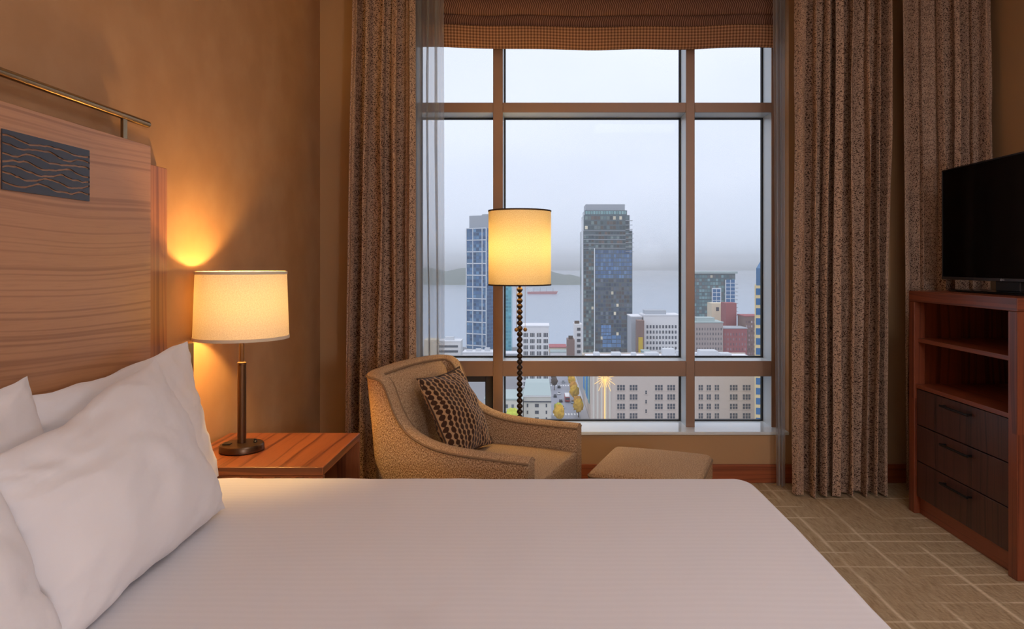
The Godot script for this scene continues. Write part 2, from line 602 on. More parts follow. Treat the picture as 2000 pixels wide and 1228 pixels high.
	for k in [["car_white", c8(236, 236, 238)], ["car_dark", c8(52, 56, 64)], ["car_red", c8(178, 52, 48)], ["car_silver", c8(170, 176, 184)], ["tyre", c8(30, 30, 32)]]:
		mat(k[0], k[1], 0.35)

# ------------------------------------------------------------------ camera, sky, lights
func make_view() -> void:
	var cam := Camera3D.new()
	cam.name = "camera"
	cam.position = Vector3(0, 1.35, 0)
	cam.near = 0.05
	cam.far = 12000.0
	cam.projection = Camera3D.PROJECTION_FRUSTUM      # a shift lens keeps the uprights upright
	cam.size = 0.05 * 1228.0 / 1370.0
	cam.frustum_offset = Vector2(-56.0, -97.0) / 1370.0 * 0.05
	cam.current = true
	add_child(cam)
	var e := Environment.new()
	e.tonemap_mode = Environment.TONE_MAPPER_LINEAR
	e.tonemap_exposure = 1.0
	e.background_mode = Environment.BG_SKY
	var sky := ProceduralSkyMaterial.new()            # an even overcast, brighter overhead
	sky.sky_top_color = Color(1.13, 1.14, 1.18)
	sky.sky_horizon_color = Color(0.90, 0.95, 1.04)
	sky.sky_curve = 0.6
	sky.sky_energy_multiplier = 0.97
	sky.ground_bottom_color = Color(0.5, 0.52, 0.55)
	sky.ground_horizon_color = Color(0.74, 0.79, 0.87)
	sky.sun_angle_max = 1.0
	var cl := FastNoiseLite.new()
	cl.seed = 4
	cl.frequency = 1.0
	cl.fractal_octaves = 4
	var im := Image.create(512, 256, false, Image.FORMAT_RGBA8)
	for y in 256:
		var el := (0.5 - (y + 0.5) / 256.0) * PI
		for x in 512:
			var az := x / 512.0 * TAU
			var d := Vector3(cos(az) * cos(el), sin(el) * 3.2, sin(az) * cos(el))
			var v := clampf(cl.get_noise_3dv(d * 1.7) * 0.9 + 0.35, 0.0, 1.0) if el > 0.0 else 0.0
			im.set_pixel(x, y, Color(1, 0.97, 0.99, v))
	sky.sky_cover = ImageTexture.create_from_image(im)
	sky.sky_cover_modulate = Color(1, 1, 1, 0.12)
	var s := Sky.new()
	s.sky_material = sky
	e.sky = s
	e.sdfgi_enabled = true
	e.ssao_enabled = true
	e.ssil_enabled = true
	e.volumetric_fog_enabled = true
	e.volumetric_fog_density = 0.0
	var w := WorldEnvironment.new()
	w.name = "environment"
	w.environment = e
	add_child(w)

# added fill light out of view, shaped as a flush ceiling panel
func added_fill_panel(at: Vector3, size: Vector2, energy: float, label: String) -> void:
	var t := thing("added_ceiling_fill", label, "added fill light", at, 0.0, "added fill panels")
	var st := mb()
	for s in [-1.0, 1.0]:
		box(st, Vector3(s * (size.x / 2 + 0.015), -0.02, 0), Vector3(0.03, 0.04, size.y + 0.06), 0.004)
		box(st, Vector3(0, -0.02, s * (size.y / 2 + 0.015)), Vector3(size.x, 0.04, 0.03), 0.004)
	obj("frame", st, M.white_concrete, t)
	st = mb()
	box(st, Vector3(0, -0.015, 0), Vector3(size.x, 0.02, size.y))
	obj("fill_light_diffuser", st, M.added_fill_glow, t)
	var l := AreaLight3D.new()
	l.name = "fill_panel_light"
	l.area_size = size
	l.position = Vector3(0, -0.05, 0)
	l.rotation.x = -PI / 2
	l.light_color = Color(0.92, 0.94, 1.0)
	l.light_energy = energy
	l.shadow_enabled = true
	t.add_child(l)

# ------------------------------------------------------------------ the room
const LEFT := -1.37
const RIGHT := 2.72
const BACK := 2.6
const WIN := -4.355           # room face of the window wall
const TOP := 3.15

func make_room() -> void:
	var st := mb()
	quad(st, Vector3(LEFT - 0.2, 0, WIN - 0.4), Vector3(RIGHT + 0.2, 0, WIN - 0.4), Vector3(RIGHT + 0.2, 0, BACK + 0.2), Vector3(LEFT - 0.2, 0, BACK + 0.2), Vector3.UP,
		Vector2(LEFT - 0.2, WIN - 0.4) / 2.6, Vector2(RIGHT + 0.2, WIN - 0.4) / 2.6, Vector2(RIGHT + 0.2, BACK + 0.2) / 2.6, Vector2(LEFT - 0.2, BACK + 0.2) / 2.6)
	span(st, Vector3(LEFT - 0.2, -0.25, WIN - 0.4), Vector3(RIGHT + 0.2, -0.001, BACK + 0.2))
	struct("floor", st, M.carpet, "beige carpet with broken pale line grid")
	st = mb()
	span(st, Vector3(LEFT - 0.2, TOP, WIN - 0.4), Vector3(RIGHT + 0.2, TOP + 0.25, BACK + 0.2))
	struct("ceiling", st, M.ceiling_paint)
	st = mb()
	span(st, Vector3(LEFT - 0.2, 0, WIN - 0.4), Vector3(LEFT, TOP, BACK + 0.2))
	struct("wall_left", st, M.plaster, "warm tan plaster wall behind the bed")
	st = mb()
	span(st, Vector3(RIGHT, 0, WIN - 0.4), Vector3(RIGHT + 0.2, TOP, BACK + 0.2))
	struct("wall_right", st, M.wall_paint)
	st = mb()
	span(st, Vector3(LEFT, 0, BACK), Vector3(RIGHT, TOP, BACK + 0.2))
	struct("wall_back", st, M.wall_paint)
	st = mb()
	span(st, Vector3(LEFT, 0, WIN - 0.36), Vector3(-0.86, TOP, WIN))
	span(st, Vector3(1.54, 0, WIN - 0.36), Vector3(RIGHT, TOP, WIN))
	span(st, Vector3(-0.86, 0, WIN - 0.36), Vector3(1.54, 0.295, WIN))
	span(st, Vector3(-0.86, 3.06, WIN - 0.36), Vector3(1.54, TOP, WIN))
	struct("wall_window", st, M.wall_paint, "tan wall round the tall window")
	st = mb()
	span(st, Vector3(LEFT, 0, WIN), Vector3(RIGHT, 0.115, WIN + 0.016), 0.004, 0)
	struct("baseboard_window", st, M.baseboard_wood)
	st = mb()
	span(st, Vector3(RIGHT - 0.016, 0, WIN + 0.016), Vector3(RIGHT, 0.115, BACK), 0.004, 2)
	struct("baseboard_right", st, M.baseboard_wood)
	st = mb()
	span(st, Vector3(LEFT, 0, WIN + 0.016), Vector3(LEFT + 0.016, 0.115, BACK), 0.004, 2)
	struct("baseboard_left", st, M.baseboard_wood)
	make_window()

func make_window() -> void:
	var w := Node3D.new()
	w.name = "window_1"
	w.set_meta("kind", "structure")
	add_child(w)
	var f := -4.47             # room face of the frame
	var g := -4.66             # glass
	var m: Material = M.frame_bronze
	var xs := [[-0.793, -0.3035], [-0.2415, 0.9267], [0.982, 1.4716]]
	var ys := [[0.3157, 0.6387], [0.7366, 2.3224], [2.384, 3.0]]
	for x in [[-0.86, -0.793], [-0.3035, -0.2415], [0.9267, 0.982], [1.4716, 1.54]]:
		bx("face_cap", Vector3(x[0], 0.3, f - 0.012), Vector3(x[1], 3.06, f), m, bx("mullion", Vector3(x[0] + 0.001, 0.3, g - 0.03), Vector3(x[1] - 0.001, 3.06, f - 0.012), M.silver_frame, w), 0.002)
	for y in [[0.6387, 0.7366], [2.3224, 2.384], [3.0, 3.06]]:
		for x in xs:
			bx("face_cap", Vector3(x[0], y[0], f - 0.014), Vector3(x[1], y[1], f - 0.002), m, bx("transom", Vector3(x[0], y[0] + 0.001, g - 0.03), Vector3(x[1], y[1] - 0.001, f - 0.014), M.silver_frame, w), 0.002, 0)
	for i in 3:
		for j in 3:
			var x0: float = xs[i][0]
			var x1: float = xs[i][1]
			var y0: float = ys[j][0]
			var y1: float = ys[j][1]
			if i == 0 and j == 0:      # a thick dark vent sash in the low corner
				var v := mb()
				for s in [[x0, x0 + 0.055, y0, y1], [x1 - 0.055, x1, y0, y1], [x0 + 0.055, x1 - 0.055, y1 - 0.05, y1], [x0 + 0.055, x1 - 0.055, y0, y0 + 0.05]]:
					span(v, Vector3(s[0], s[2], g - 0.02), Vector3(s[1], s[3], g + 0.10), 0.003)
				obj("vent_sash", v, M.vent_frame, w)
				x0 += 0.055
				x1 -= 0.055
				y0 += 0.05
				y1 -= 0.05
			var k := mb()
			var b := 0.009
			for s in [[x0, x0 + b, y0, y1], [x1 - b, x1, y0, y1], [x0 + b, x1 - b, y1 - b, y1], [x0 + b, x1 - b, y0, y0 + b]]:
				span(k, Vector3(s[0], s[2], g - 0.012), Vector3(s[1], s[3], g + 0.014))
			obj("gasket", k, M.gasket, w)
			var p := mb()
			quad(p, Vector3(x0, y0, g), Vector3(x1, y0, g), Vector3(x1, y1, g), Vector3(x0, y1, g), Vector3(0, 0, 1))
			obj("pane", p, M.window_glass, w)
	bx("window_sill", Vector3(-0.86, 0.295, g - 0.03), Vector3(1.54, 0.3157, WIN + 0.012), M.sill_stone, w, 0.004, 0)

# hanging cloth between x0 and x1: returns a SurfaceTool
func cloth(x0: float, x1: float, bx0: float, bx1: float, z: float, y0: float, y1: float, folds: float, amp: float, salt: int, fullness := 2.0, cols := 260, roll := 0.35) -> SurfaceTool:
	var n := FastNoiseLite.new()
	n.seed = salt
	n.frequency = 1.0
	var st := mb()
	var rows := []
	var uv := []
	var nr := 22
	for i in nr + 1:
		var v := float(i) / nr
		var y := lerpf(y1, y0, v)
		var line := PackedVector3Array()
		var tl := PackedVector2Array()
		var gather := lerpf(0.75, 1.0, smoothstep(0.0, 0.35, v))
		for j in cols + 1:
			var s := float(j) / cols
			var ph := TAU * folds * s + n.get_noise_2d(s * folds * 0.45, 0.3) * 3.4 + n.get_noise_2d(s * 2.0 + 9.0, v * 1.6) * 0.9
			var big := 0.55 + 0.65 * absf(n.get_noise_2d(s * folds * 0.35 + 30.0, v * 0.5))
			var w := sin(ph) * big + 0.22 * sin(ph * 2.3 + 1.0) + 0.3 * n.get_noise_2d(s * folds * 1.3, v * 1.1 + 4.0)
			var sway := cos(ph) * roll * amp                     # folds roll over a little
			var x := lerpf(lerpf(x0, bx0, v), lerpf(x1, bx1, v), s) + sway * sin(PI * s)
			line.append(Vector3(x, y + (0.006 * sin(ph * 0.5) if i == nr else 0.0), z + w * amp * gather))
			tl.append(Vector2(s * absf(x1 - x0) * fullness, y))
		rows.append(line)
		uv.append(tl)
	grid(st, rows, uv, false, Vector3(0, 0, 1))
	return st

func make_curtains() -> void:
	var t := thing("drape", "brown mottled drape hanging between the tan wall corner and the armchair", "curtain", Vector3(-0.9, 0.015, -4.11))
	var st := cloth(-0.195, 0.16, -0.24, 0.16, 0.0, 0.0, 3.05, 4.6, 0.068, 101, 2.0, 260, 0.5)
	obj("fabric", st, M.drape, t)
	t = thing("sheer_curtain", "thin see-through grey sheer beside the floor lamp's window pane", "curtain", Vector3(-0.7, 0.015, -4.235))
	obj("fabric", cloth(-0.16, 0.115, -0.15, 0.12, 0.0, 0.0, 3.05, 5.0, 0.03, 102, 1.6, 240, 0.95), M.sheer, t)
	t = thing("drape", "brown mottled drape between the window frame and the bare wall strip", "curtain", Vector3(1.75, 0.015, -4.10))
	obj("fabric", cloth(-0.255, 0.285, -0.275, 0.258, 0.0, 0.0, 3.05, 7.0, 0.076, 103, 2.0, 340, 0.45), M.drape, t)
	t = thing("drape", "brown mottled drape hanging behind the television and dresser", "curtain", Vector3(2.38, 0.015, -4.17))
	obj("fabric", cloth(-0.235, 0.29, -0.225, 0.29, 0.0, 0.0, 3.05, 5.5, 0.062, 104, 2.0, 300, 0.45), M.drape, t)
	t = thing("sheer_curtain", "narrow sheer strip gathered at the drape beside the window jamb", "curtain", Vector3(1.45, 0.015, -4.24))
	obj("fabric", cloth(-0.045, 0.03, -0.02, 0.03, 0.0, 0.0, 3.05, 2.0, 0.016, 105, 1.6, 80, 0.7), M.sheer, t)
	# curtain track
	t = thing("curtain_track", "slim metal ceiling track carrying the drapes and sheers", "curtain track", Vector3(0.67, 3.09, -4.18))
	st = mb()
	span(st, Vector3(-1.9, 0.0, -0.11), Vector3(2.02, 0.06, 0.11), 0.005, 0)
	obj("track", st, M.ceiling_paint, t)

	# roman blind drawn up in folds
	t = thing("roman_blind", "brown roman blind drawn up in folds with a checked hem", "blind", Vector3(0.345, 2.70, -4.41))
	var fold := func(called: String, prof: Array, m: Material, sag: float) -> void:
		var rows := []
		var uv := []
		var len := 0.0
		for k in prof.size():
			var line := PackedVector3Array()
			var tl := PackedVector2Array()
			if k > 0:
				len += prof[k].distance_to(prof[k - 1])
			for j in 61:
				var s := j / 60.0
				var x := lerpf(-1.15, 1.135, s)
				var dip := -sag * sin(PI * clampf((s - 0.1) / 0.85, 0.0, 1.0)) + 0.003 * sin(s * 23.0)
				line.append(Vector3(x, prof[k].x + dip, prof[k].y + 0.003 * sin(s * 31.0 + k)))
				tl.append(Vector2(x, len))
			rows.append(line)
			uv.append(tl)
		var b := mb()
		grid(b, rows, uv, false, Vector3(0, 0, 1))
		obj(called, b, m, t)
	fold.call("hem_band", [Vector2(0.02, 0.0), Vector2(0.012, 0.012), Vector2(0.016, 0.026), Vector2(0.05, 0.036), Vector2(0.10, 0.04), Vector2(0.138, 0.044), Vector2(0.15, 0.038), Vector2(0.154, 0.02)], M.check, 0.016)
	fold.call("fold", [Vector2(0.15, -0.012), Vector2(0.145, 0.004), Vector2(0.16, 0.014), Vector2(0.19, 0.016), Vector2(0.225, 0.006)], M.crepe, 0.012)
	fold.call("fold", [Vector2(0.222, -0.01), Vector2(0.216, 0.016), Vector2(0.232, 0.03), Vector2(0.28, 0.032), Vector2(0.345, 0.02), Vector2(0.36, 0.0)], M.crepe, 0.008)
	st = mb()
	span(st, Vector3(-1.15, 0.335, -0.02), Vector3(1.135, 0.36, 0.02), 0.003, 0)
	obj("head_rail", st, M.ceiling_paint, t)

# ------------------------------------------------------------------ bed
func make_bed() -> void:
	var b := thing("bed", "low upholstered bed base with a thick mattress against the wooden headboard", "bed", Vector3(-0.29, 0, -1.425))
	bx("base", Vector3(-0.93, 0.06, -0.92), Vector3(0.96, 0.30, 0.92), M.tweed_piping, b, 0.01)
	var st := mb()
	padded(st, Vector3(0.02, 0.44, 0), Vector3(1.90, 0.26, 1.86), 0.06, 0.0, 10)
	obj("mattress", st, M.mattress_ticking, b)
	for s in [[-0.9, -0.85], [0.9, -0.85], [-0.9, 0.85], [0.9, 0.85]]:
		st = mb()
		lathe(st, Vector3(s[0], 0, s[1]), [Vector2(0, 0), Vector2(0.025, 0), Vector2(0.03, 0.06), Vector2(0, 0.06)], 12)
		obj("leg", st, M.black_plastic, b)
	# duvet: rings from the middle outwards, over the edge and down
	var cx := 0.985              # half length in x
	var cz := 0.965              # half width in z
	var rc := 0.075
	var n := FastNoiseLite.new()
	n.seed = 9
	n.frequency = 1.0
	var outline := []
	var corners := [[1, 1], [-1, 1], [-1, -1], [1, -1]]
	for q in 4:
		var k: Array = corners[q]
		for a in 9:
			var ang: float = q * PI / 2 + a / 8.0 * PI / 2
			outline.append([Vector2(k[0] * (cx - rc), k[1] * (cz - rc)) + Vector2(cos(ang), sin(ang)) * rc, Vector2(cos(ang), sin(ang))])
		var nk: Array = corners[(q + 1) % 4]
		var from: Array = outline[outline.size() - 1]
		var to: Vector2 = Vector2(nk[0] * (cx - rc), nk[1] * (cz - rc)) + from[1] * rc
		for a in range(1, 24):
			outline.append([from[0].lerp(to, a / 24.0), from[1]])
	outline.append(outline[0])
	var rows := []
	var uv := []
	var prof := []               # (scale of outline, outward offset, height)
	for k in 15:
		prof.append([k / 14.0, 0.0, 0.0])
	var er := 0.035
	prof[14][0] = 1.0
	for k in range(1, 7):
		var a := k / 6.0 * PI / 2
		prof.append([1.0, er * sin(a), -er * (1.0 - cos(a))])
	for k in range(1, 6):
		prof.append([1.0, er + 0.004 * k, -er - 0.09 * k])
	for k in prof.size():
		var line := PackedVector3Array()
		var tl := PackedVector2Array()
		for o in outline:
			var flat: Vector2 = o[0] - o[1] * er
			var p: Vector2 = flat * prof[k][0] + o[1] * prof[k][1]
			var y: float = 0.63 + prof[k][2]
			y += n.get_noise_2d(p.x * 1.6, p.y * 1.6) * 0.006 + n.get_noise_2d(p.x * 5.0 + 3.0, p.y * 3.0) * 0.0022
			if k > 20:
				p += o[1] * (0.008 + n.get_noise_2d(p.x * 5.0, p.y * 5.0) * 0.016)
			line.append(Vector3(p.x, y, p.y))
			tl.append(Vector2(p.x, p.y + maxf(0.0, -prof[k][2])))
		rows.append(line)
		uv.append(tl)
	var d := mb()
	grid(d, rows, uv, true)
	var t := thing("duvet", "smooth white striped duvet spread over the bed", "duvet", Vector3(-0.268, 0, -1.425))
	obj("cover", d, M.linen, t)

	for k in [
		["white pillow leaning on the headboard beside the table lamp", Vector3(-1.17, 0.862, -2.02), 14.0, 0.76, 0.47, 0.15, 201, -2.0, 0.045],
		["white pillow propped before the one beside the lamp", Vector3(-0.995, 0.862, -1.655), 24.0, 0.76, 0.49, 0.18, 202, 3.0, 0.085],
		["white pillow leaning on the headboard under the wavy plaque", Vector3(-1.145, 0.862, -1.30), 14.0, 0.74, 0.47, 0.15, 203, 2.0, 0.03],
		["white pillow propped in front of the one under the wavy plaque", Vector3(-0.955, 0.862, -0.895), 24.0, 0.74, 0.49, 0.18, 204, -3.0, 0.03]]:
		var p := mb()
		pillow(p, k[3], k[4], k[5], k[6], 0.045, 0.009, 0.22, 44, k[8])
		var pt := thing("pillow", k[0], "pillow", k[1], 0.0, "white bed pillows")
		# local x -> -z of the room, y -> up leaning back to the headboard, z -> into the room
		var lean := deg_to_rad(k[2])
		var up := Vector3(-sin(lean), cos(lean), 0)
		var along := Vector3(0, 0, -1)
		pt.basis = Basis(along, up, along.cross(up)).rotated(Vector3.UP, deg_to_rad(k[7]))
		obj("case", p, M.pillow_cotton, pt)

func make_headboard() -> void:
	var t := thing("headboard", "tall wooden headboard with horizontal grain and a bronze rail on top", "headboard", Vector3(LEFT, 0, -1.42))
	bx("side_panel", Vector3(0.002, 0.32, -1.09), Vector3(0.034, 1.694, 1.09), M.side_wood, t, 0.002, 1)
	bx("main_panel", Vector3(0.042, 0.32, -0.92), Vector3(0.07, 1.746, 0.92), M.headboard_wood, t, 0.002, 2)
	bx("spacer", Vector3(0.03, 0.34, -0.90), Vector3(0.045, 1.72, 0.90), M.black_plastic, t)
	var st := mb()
	tube(st, [Vector3(0.045, 1.823, -0.945), Vector3(0.045, 1.823, -0.3), Vector3(0.045, 1.823, 0.3), Vector3(0.045, 1.823, 0.945)], 0.0115, 20)
	obj("rail", st, M.rail_metal, t)
	for z in [-0.81, 0.0, 0.81]:
		bx("post", Vector3(0.04, 1.735, z - 0.011), Vector3(0.05, 1.815, z + 0.011), M.rail_metal, t, 0.001)
	# the plaque: eight wavy slats of dark metal
	var pl := Node3D.new()
	pl.name = "wavy_plaque"
	pl.set_meta("label", "dark plaque of eight wavy metal slats")
	t.add_child(pl)
	var n := FastNoiseLite.new()
	n.seed = 61
	n.frequency = 1.0
	var z0 := -0.595             # far end
	var z1 := -0.268
	var top := 1.678
	var bot := 1.532
	var rows := 8
	var line := func(k: int, s: float) -> float:      # the wavy joint under slat k
		if k == 0:
			return top
		if k == rows:
			return bot
		return lerpf(top, bot, float(k) / rows) + 0.0052 * sin(s * 12.0 + k * 1.3) + n.get_noise_2d(s * 4.0, k * 3.7) * 0.008
	for k in rows:
		st = mb()
		var segs := 36
		for i in segs:
			var sa := float(i) / segs
			var sb := float(i + 1) / segs
			var za := lerpf(z1, z0, sa)
			var zb := lerpf(z1, z0, sb)
			var gap := 0.0026
			var ta: float = line.call(k, sa) - (gap if k > 0 else 0.0)
			var tb: float = line.call(k, sb) - (gap if k > 0 else 0.0)
			var ba: float = line.call(k + 1, sa) + (gap if k < rows - 1 else 0.0)
			var bb: float = line.call(k + 1, sb) + (gap if k < rows - 1 else 0.0)
			var x0 := 0.0705
			var x1 := 0.0745
			quad(st, Vector3(x1, ta, za), Vector3(x1, tb, zb), Vector3(x1, bb, zb), Vector3(x1, ba, za), Vector3.RIGHT)
			quad(st, Vector3(x0, ta, za), Vector3(x0, tb, zb), Vector3(x1, tb, zb), Vector3(x1, ta, za), Vector3.UP)
			quad(st, Vector3(x0, ba, za), Vector3(x0, bb, zb), Vector3(x1, bb, zb), Vector3(x1, ba, za), Vector3.DOWN)
		for s in [0.0, 1.0]:
			var z := lerpf(z1, z0, s)
			var a: float = line.call(k, s)
			var b: float = line.call(k + 1, s)
			quad(st, Vector3(0.0705, a, z), Vector3(0.0745, a, z), Vector3(0.0745, b, z), Vector3(0.0705, b, z), Vector3(0, 0, 1 if s == 0.0 else -1))
		obj("slat", st, M.plaque_steel, pl)
	# light switch on the wall by the headboard
	t = thing("wall_switch", "dark metal switch plate on the wall beside the headboard", "switch", Vector3(LEFT, 0.98, -2.712))
	bx("plate", Vector3(0, -0.065, -0.045), Vector3(0.008, 0.065, 0.045), M.switch_plate, t, 0.003)
	bx("rocker", Vector3(0.008, -0.03, -0.016), Vector3(0.012, 0.03, 0.016), M.black_plastic, t, 0.001)

func make_nightstand() -> void:
	var t := thing("nightstand", "reddish wood bedside table with an open front below the table lamp", "nightstand", Vector3(-1.068, 0, -2.79))
	var w: Material = M.red_wood
	var hx := 0.283
	var hz := 0.26
	bx("top", Vector3(-hx, 0.588, -hz), Vector3(hx, 0.62, hz), w, t, 0.003, 2)
	bx("side_panel", Vector3(-hx, 0.04, -hz), Vector3(hx, 0.588, -hz + 0.022), w, t, 0.002, 1)
	bx("side_panel", Vector3(-hx, 0.04, hz - 0.022), Vector3(hx, 0.588, hz), w, t, 0.002, 1)
	bx("back_panel", Vector3(-hx, 0.04, -hz + 0.022), Vector3(-hx + 0.012, 0.588, hz - 0.022), M.drawer_wood, t)
	bx("shelf", Vector3(-hx + 0.012, 0.34, -hz + 0.022), Vector3(hx - 0.03, 0.36, hz - 0.022), M.drawer_wood, t, 0.002, 2)
	bx("bottom", Vector3(-hx + 0.012, 0.04, -hz + 0.022), Vector3(hx - 0.01, 0.065, hz - 0.022), w, t, 0.002, 2)
	var d := bx("drawer", Vector3(-hx + 0.02, 0.07, -hz + 0.026), Vector3(hx - 0.012, 0.335, hz - 0.026), M.drawer_wood, t, 0.002, 2)
	bx("handle", Vector3(hx - 0.012, 0.28, -0.09), Vector3(hx + 0.006, 0.292, 0.09), M.handle_black, d, 0.002)
	bx("plinth", Vector3(-hx + 0.02, 0.0, -hz + 0.02), Vector3(hx - 0.03, 0.04, hz - 0.02), M.drawer_wood, t)

func bulb(at: Vector3, r: float, energy: float, parent: Node3D, tint := Color(1.0, 0.79, 0.46)) -> void:
	var st := mb()
	var prof := [Vector2(0, r)]
	for k in range(1, 12):
		var a := k / 12.0 * PI
		prof.append(Vector2(sin(a) * r, cos(a) * r))
	prof.append(Vector2(r * 0.3, -r * 1.3))
	prof.append(Vector2(0, -r * 1.3))
	prof.reverse()
	lathe(st, at, prof, 16)
	obj("bulb", st, M.bulb_glow, parent)
	var l := OmniLight3D.new()
	l.name = "bulb_light"
	l.position = at
	l.light_color = tint
	l.light_energy = energy
	l.light_size = r
	l.omni_range = 12.0
	l.omni_attenuation = 2.0
	l.shadow_enabled = true
	parent.add_child(l)

func make_table_lamp() -> void:
	var t := thing("table_lamp", "bronze bedside lamp with a wide cream drum shade on the nightstand", "lamp", Vector3(-1.176, 0.62, -2.76))
	var st := mb()
	lathe(st, Vector3.ZERO, [Vector2(0, 0), Vector2(0.078, 0), Vector2(0.083, 0.004), Vector2(0.083, 0.022), Vector2(0.079, 0.028), Vector2(0.03, 0.031), Vector2(0, 0.031)], 48)
	var base := obj("base", st, M.bronze, t)
	st = mb()
	lathe(st, Vector3(0.048, 0.030, -0.012), [Vector2(0, 0), Vector2(0.0075, 0), Vector2(0.0075, 0.004), Vector2(0.005, 0.006), Vector2(0.005, 0.013), Vector2(0, 0.014)], 14)
	obj("switch_knob", st, M.black_plastic, base)
	bx("outlet", Vector3(-0.062, 0.029, 0.01), Vector3(-0.032, 0.0335, 0.034), M.black_plastic, base, 0.001)
	st = mb()
	lathe(st, Vector3.ZERO, [Vector2(0, 0.03), Vector2(0.0165, 0.03), Vector2(0.0165, 0.338), Vector2(0.0175, 0.339), Vector2(0.0175, 0.346), Vector2(0.015, 0.348), Vector2(0.0098, 0.35), Vector2(0.0098, 0.53), Vector2(0, 0.53)], 24)
	obj("stem", st, M.bronze, t)
	var y0 := 0.44
	var y1 := 0.705
	var r0 := 0.176
	var r1 := 0.167
	st = mb()
	lathe(st, Vector3.ZERO, [Vector2(r0, y0), Vector2(r1, y1)], 72)
	var sh := obj("shade", st, M.cream_shade, t)
	for k in [[y0, r0], [y1 - 0.012, r1 + 0.0005]]:
		st = mb()
		lathe(st, Vector3(0, k[0], 0), [Vector2(k[1] - 0.002, 0), Vector2(k[1] + 0.0018, 0), Vector2(k[1] + 0.0014, 0.012), Vector2(k[1] - 0.002, 0.012), Vector2(k[1] - 0.002, 0)], 72)
		obj("trim_tape", st, M.shade_tape, sh)
	st = mb()
	for k in 3:
		var a := k * TAU / 3
		tube(st, [Vector3(0, 0.53, 0), Vector3(cos(a) * 0.166, 0.69, sin(a) * 0.166)], 0.0015, 6)
	obj("shade_spider", st, M.bronze, t)
	bulb(Vector3(0, 0.585, 0), 0.028, 0.48, t)

func make_floor_lamp() -> void:
	var t := thing("added_fill_lamp", "floor lamp with a beaded dark pole and glowing yellow linen drum shade", "lamp", Vector3(-0.117, 0, -3.92))
	var st := mb()
	lathe(st, Vector3.ZERO, [Vector2(0, 0), Vector2(0.14, 0), Vector2(0.145, 0.006), Vector2(0.14, 0.018), Vector2(0.05, 0.03), Vector2(0.02, 0.05), Vector2(0, 0.05)], 40)
	obj("base", st, M.dark_beads, t)
	st = mb()
	lathe(st, Vector3.ZERO, [Vector2(0, 0.04), Vector2(0.007, 0.04), Vector2(0.007, 1.64), Vector2(0, 1.64)], 12)
	obj("rod", st, M.dark_beads, t)
	var first := mb()
	lathe(first, Vector3.ZERO, [Vector2(0.006, -0.0155), Vector2(0.011, -0.013), Vector2(0.0172, -0.003), Vector2(0.0172, 0.003), Vector2(0.011, 0.013), Vector2(0.006, 0.0155)], 10)
	var bead: Mesh = first.commit()
	for k in 39:
		var b := MeshInstance3D.new()
		b.name = "bead"
		b.mesh = bead
		b.material_override = M.dark_beads
		b.position = Vector3(0, 0.065 + k * 0.031, 0)
		b.rotation.y = k * 0.3
		t.add_child(b, true)
	var r := 0.1745
	st = mb()
	lathe(st, Vector3.ZERO, [Vector2(r, 1.235), Vector2(r, 1.652)], 72)
	var sh := obj("shade", st, M.gold_linen_shade, t)
	for y in [1.235, 1.645]:
		st = mb()
		lathe(st, Vector3(0, y, 0), [Vector2(r - 0.002, 0), Vector2(r + 0.002, 0), Vector2(r + 0.002, 0.008), Vector2(r - 0.002, 0.008), Vector2(r - 0.002, 0)], 72)
		obj("trim_tape", st, M.brown_tape, sh)
	st = mb()
	for k in 3:
		var a := k * TAU / 3 + 0.4
		tube(st, [Vector3(0, 1.648, 0), Vector3(cos(a) * r, 1.645, sin(a) * r)], 0.0016, 6)
	obj("shade_spider", st, M.dark_beads, t)
	st = mb()
	lathe(st, Vector3(0, 1.645, 0), [Vector2(0, 0), Vector2(0.006, 0.002), Vector2(0.011, 0.008), Vector2(0.009, 0.016), Vector2(0, 0.02)], 14)
	obj("finial", st, M.dark_beads, t)
	for k in [[-0.018, 0.03, 0.99], [0.031, 0.02, 0.99]]:
		var c := mb()
		tube(c, [Vector3(k[0], 1.42, k[1]), Vector3(k[0], k[2] + 0.01, k[1])], 0.0011, 6)
		var ch := obj("pull_chain", c, M.brass, t)
		c = mb()
		lathe(c, Vector3(k[0], k[2], k[1]), [Vector2(0, -0.012), Vector2(0.008, -0.009), Vector2(0.012, 0), Vector2(0.008, 0.009), Vector2(0, 0.012)], 14)
		obj("pull_ball", c, M.brass, ch)
	bulb(Vector3(0.045, 1.44, -0.01), 0.028, 0.17, t, Color(1.0, 0.85, 0.56))
	bulb(Vector3(-0.045, 1.44, 0.01), 0.028, 0.17, t, Color(1.0, 0.85, 0.56))

# added fill light behind the viewer, shaped as a wide white drum lamp
func make_added_drum_lamp() -> void:
	var t := thing("added_fill_lamp", "added unseen fill light shaped as a white drum floor lamp", "lamp", Vector3(1.7, 0, 1.9))
	var st := mb()
	lathe(st, Vector3.ZERO, [Vector2(0, 0), Vector2(0.15, 0), Vector2(0.15, 0.02), Vector2(0.02, 0.03), Vector2(0.012, 0.05), Vector2(0.012, 1.3), Vector2(0, 1.3)], 32)
	obj("stand", st, M.bronze, t)
	st = mb()
	lathe(st, Vector3.ZERO, [Vector2(0.0, 1.25), Vector2(0.22, 1.25), Vector2(0.22, 1.70), Vector2(0.0, 1.70)], 48)
	obj("fill_lamp_shade", st, M.added_fill_glow, t)
	var l := OmniLight3D.new()
	l.name = "fill_lamp_light"
	l.position = Vector3(0, 1.475, 0)
	l.light_color = Color(0.92, 0.94, 1.0)
	l.light_energy = 2.9
	l.light_size = 0.2
	l.omni_range = 14.0
	l.omni_attenuation = 2.0
	l.shadow_enabled = true
	t.add_child(l)

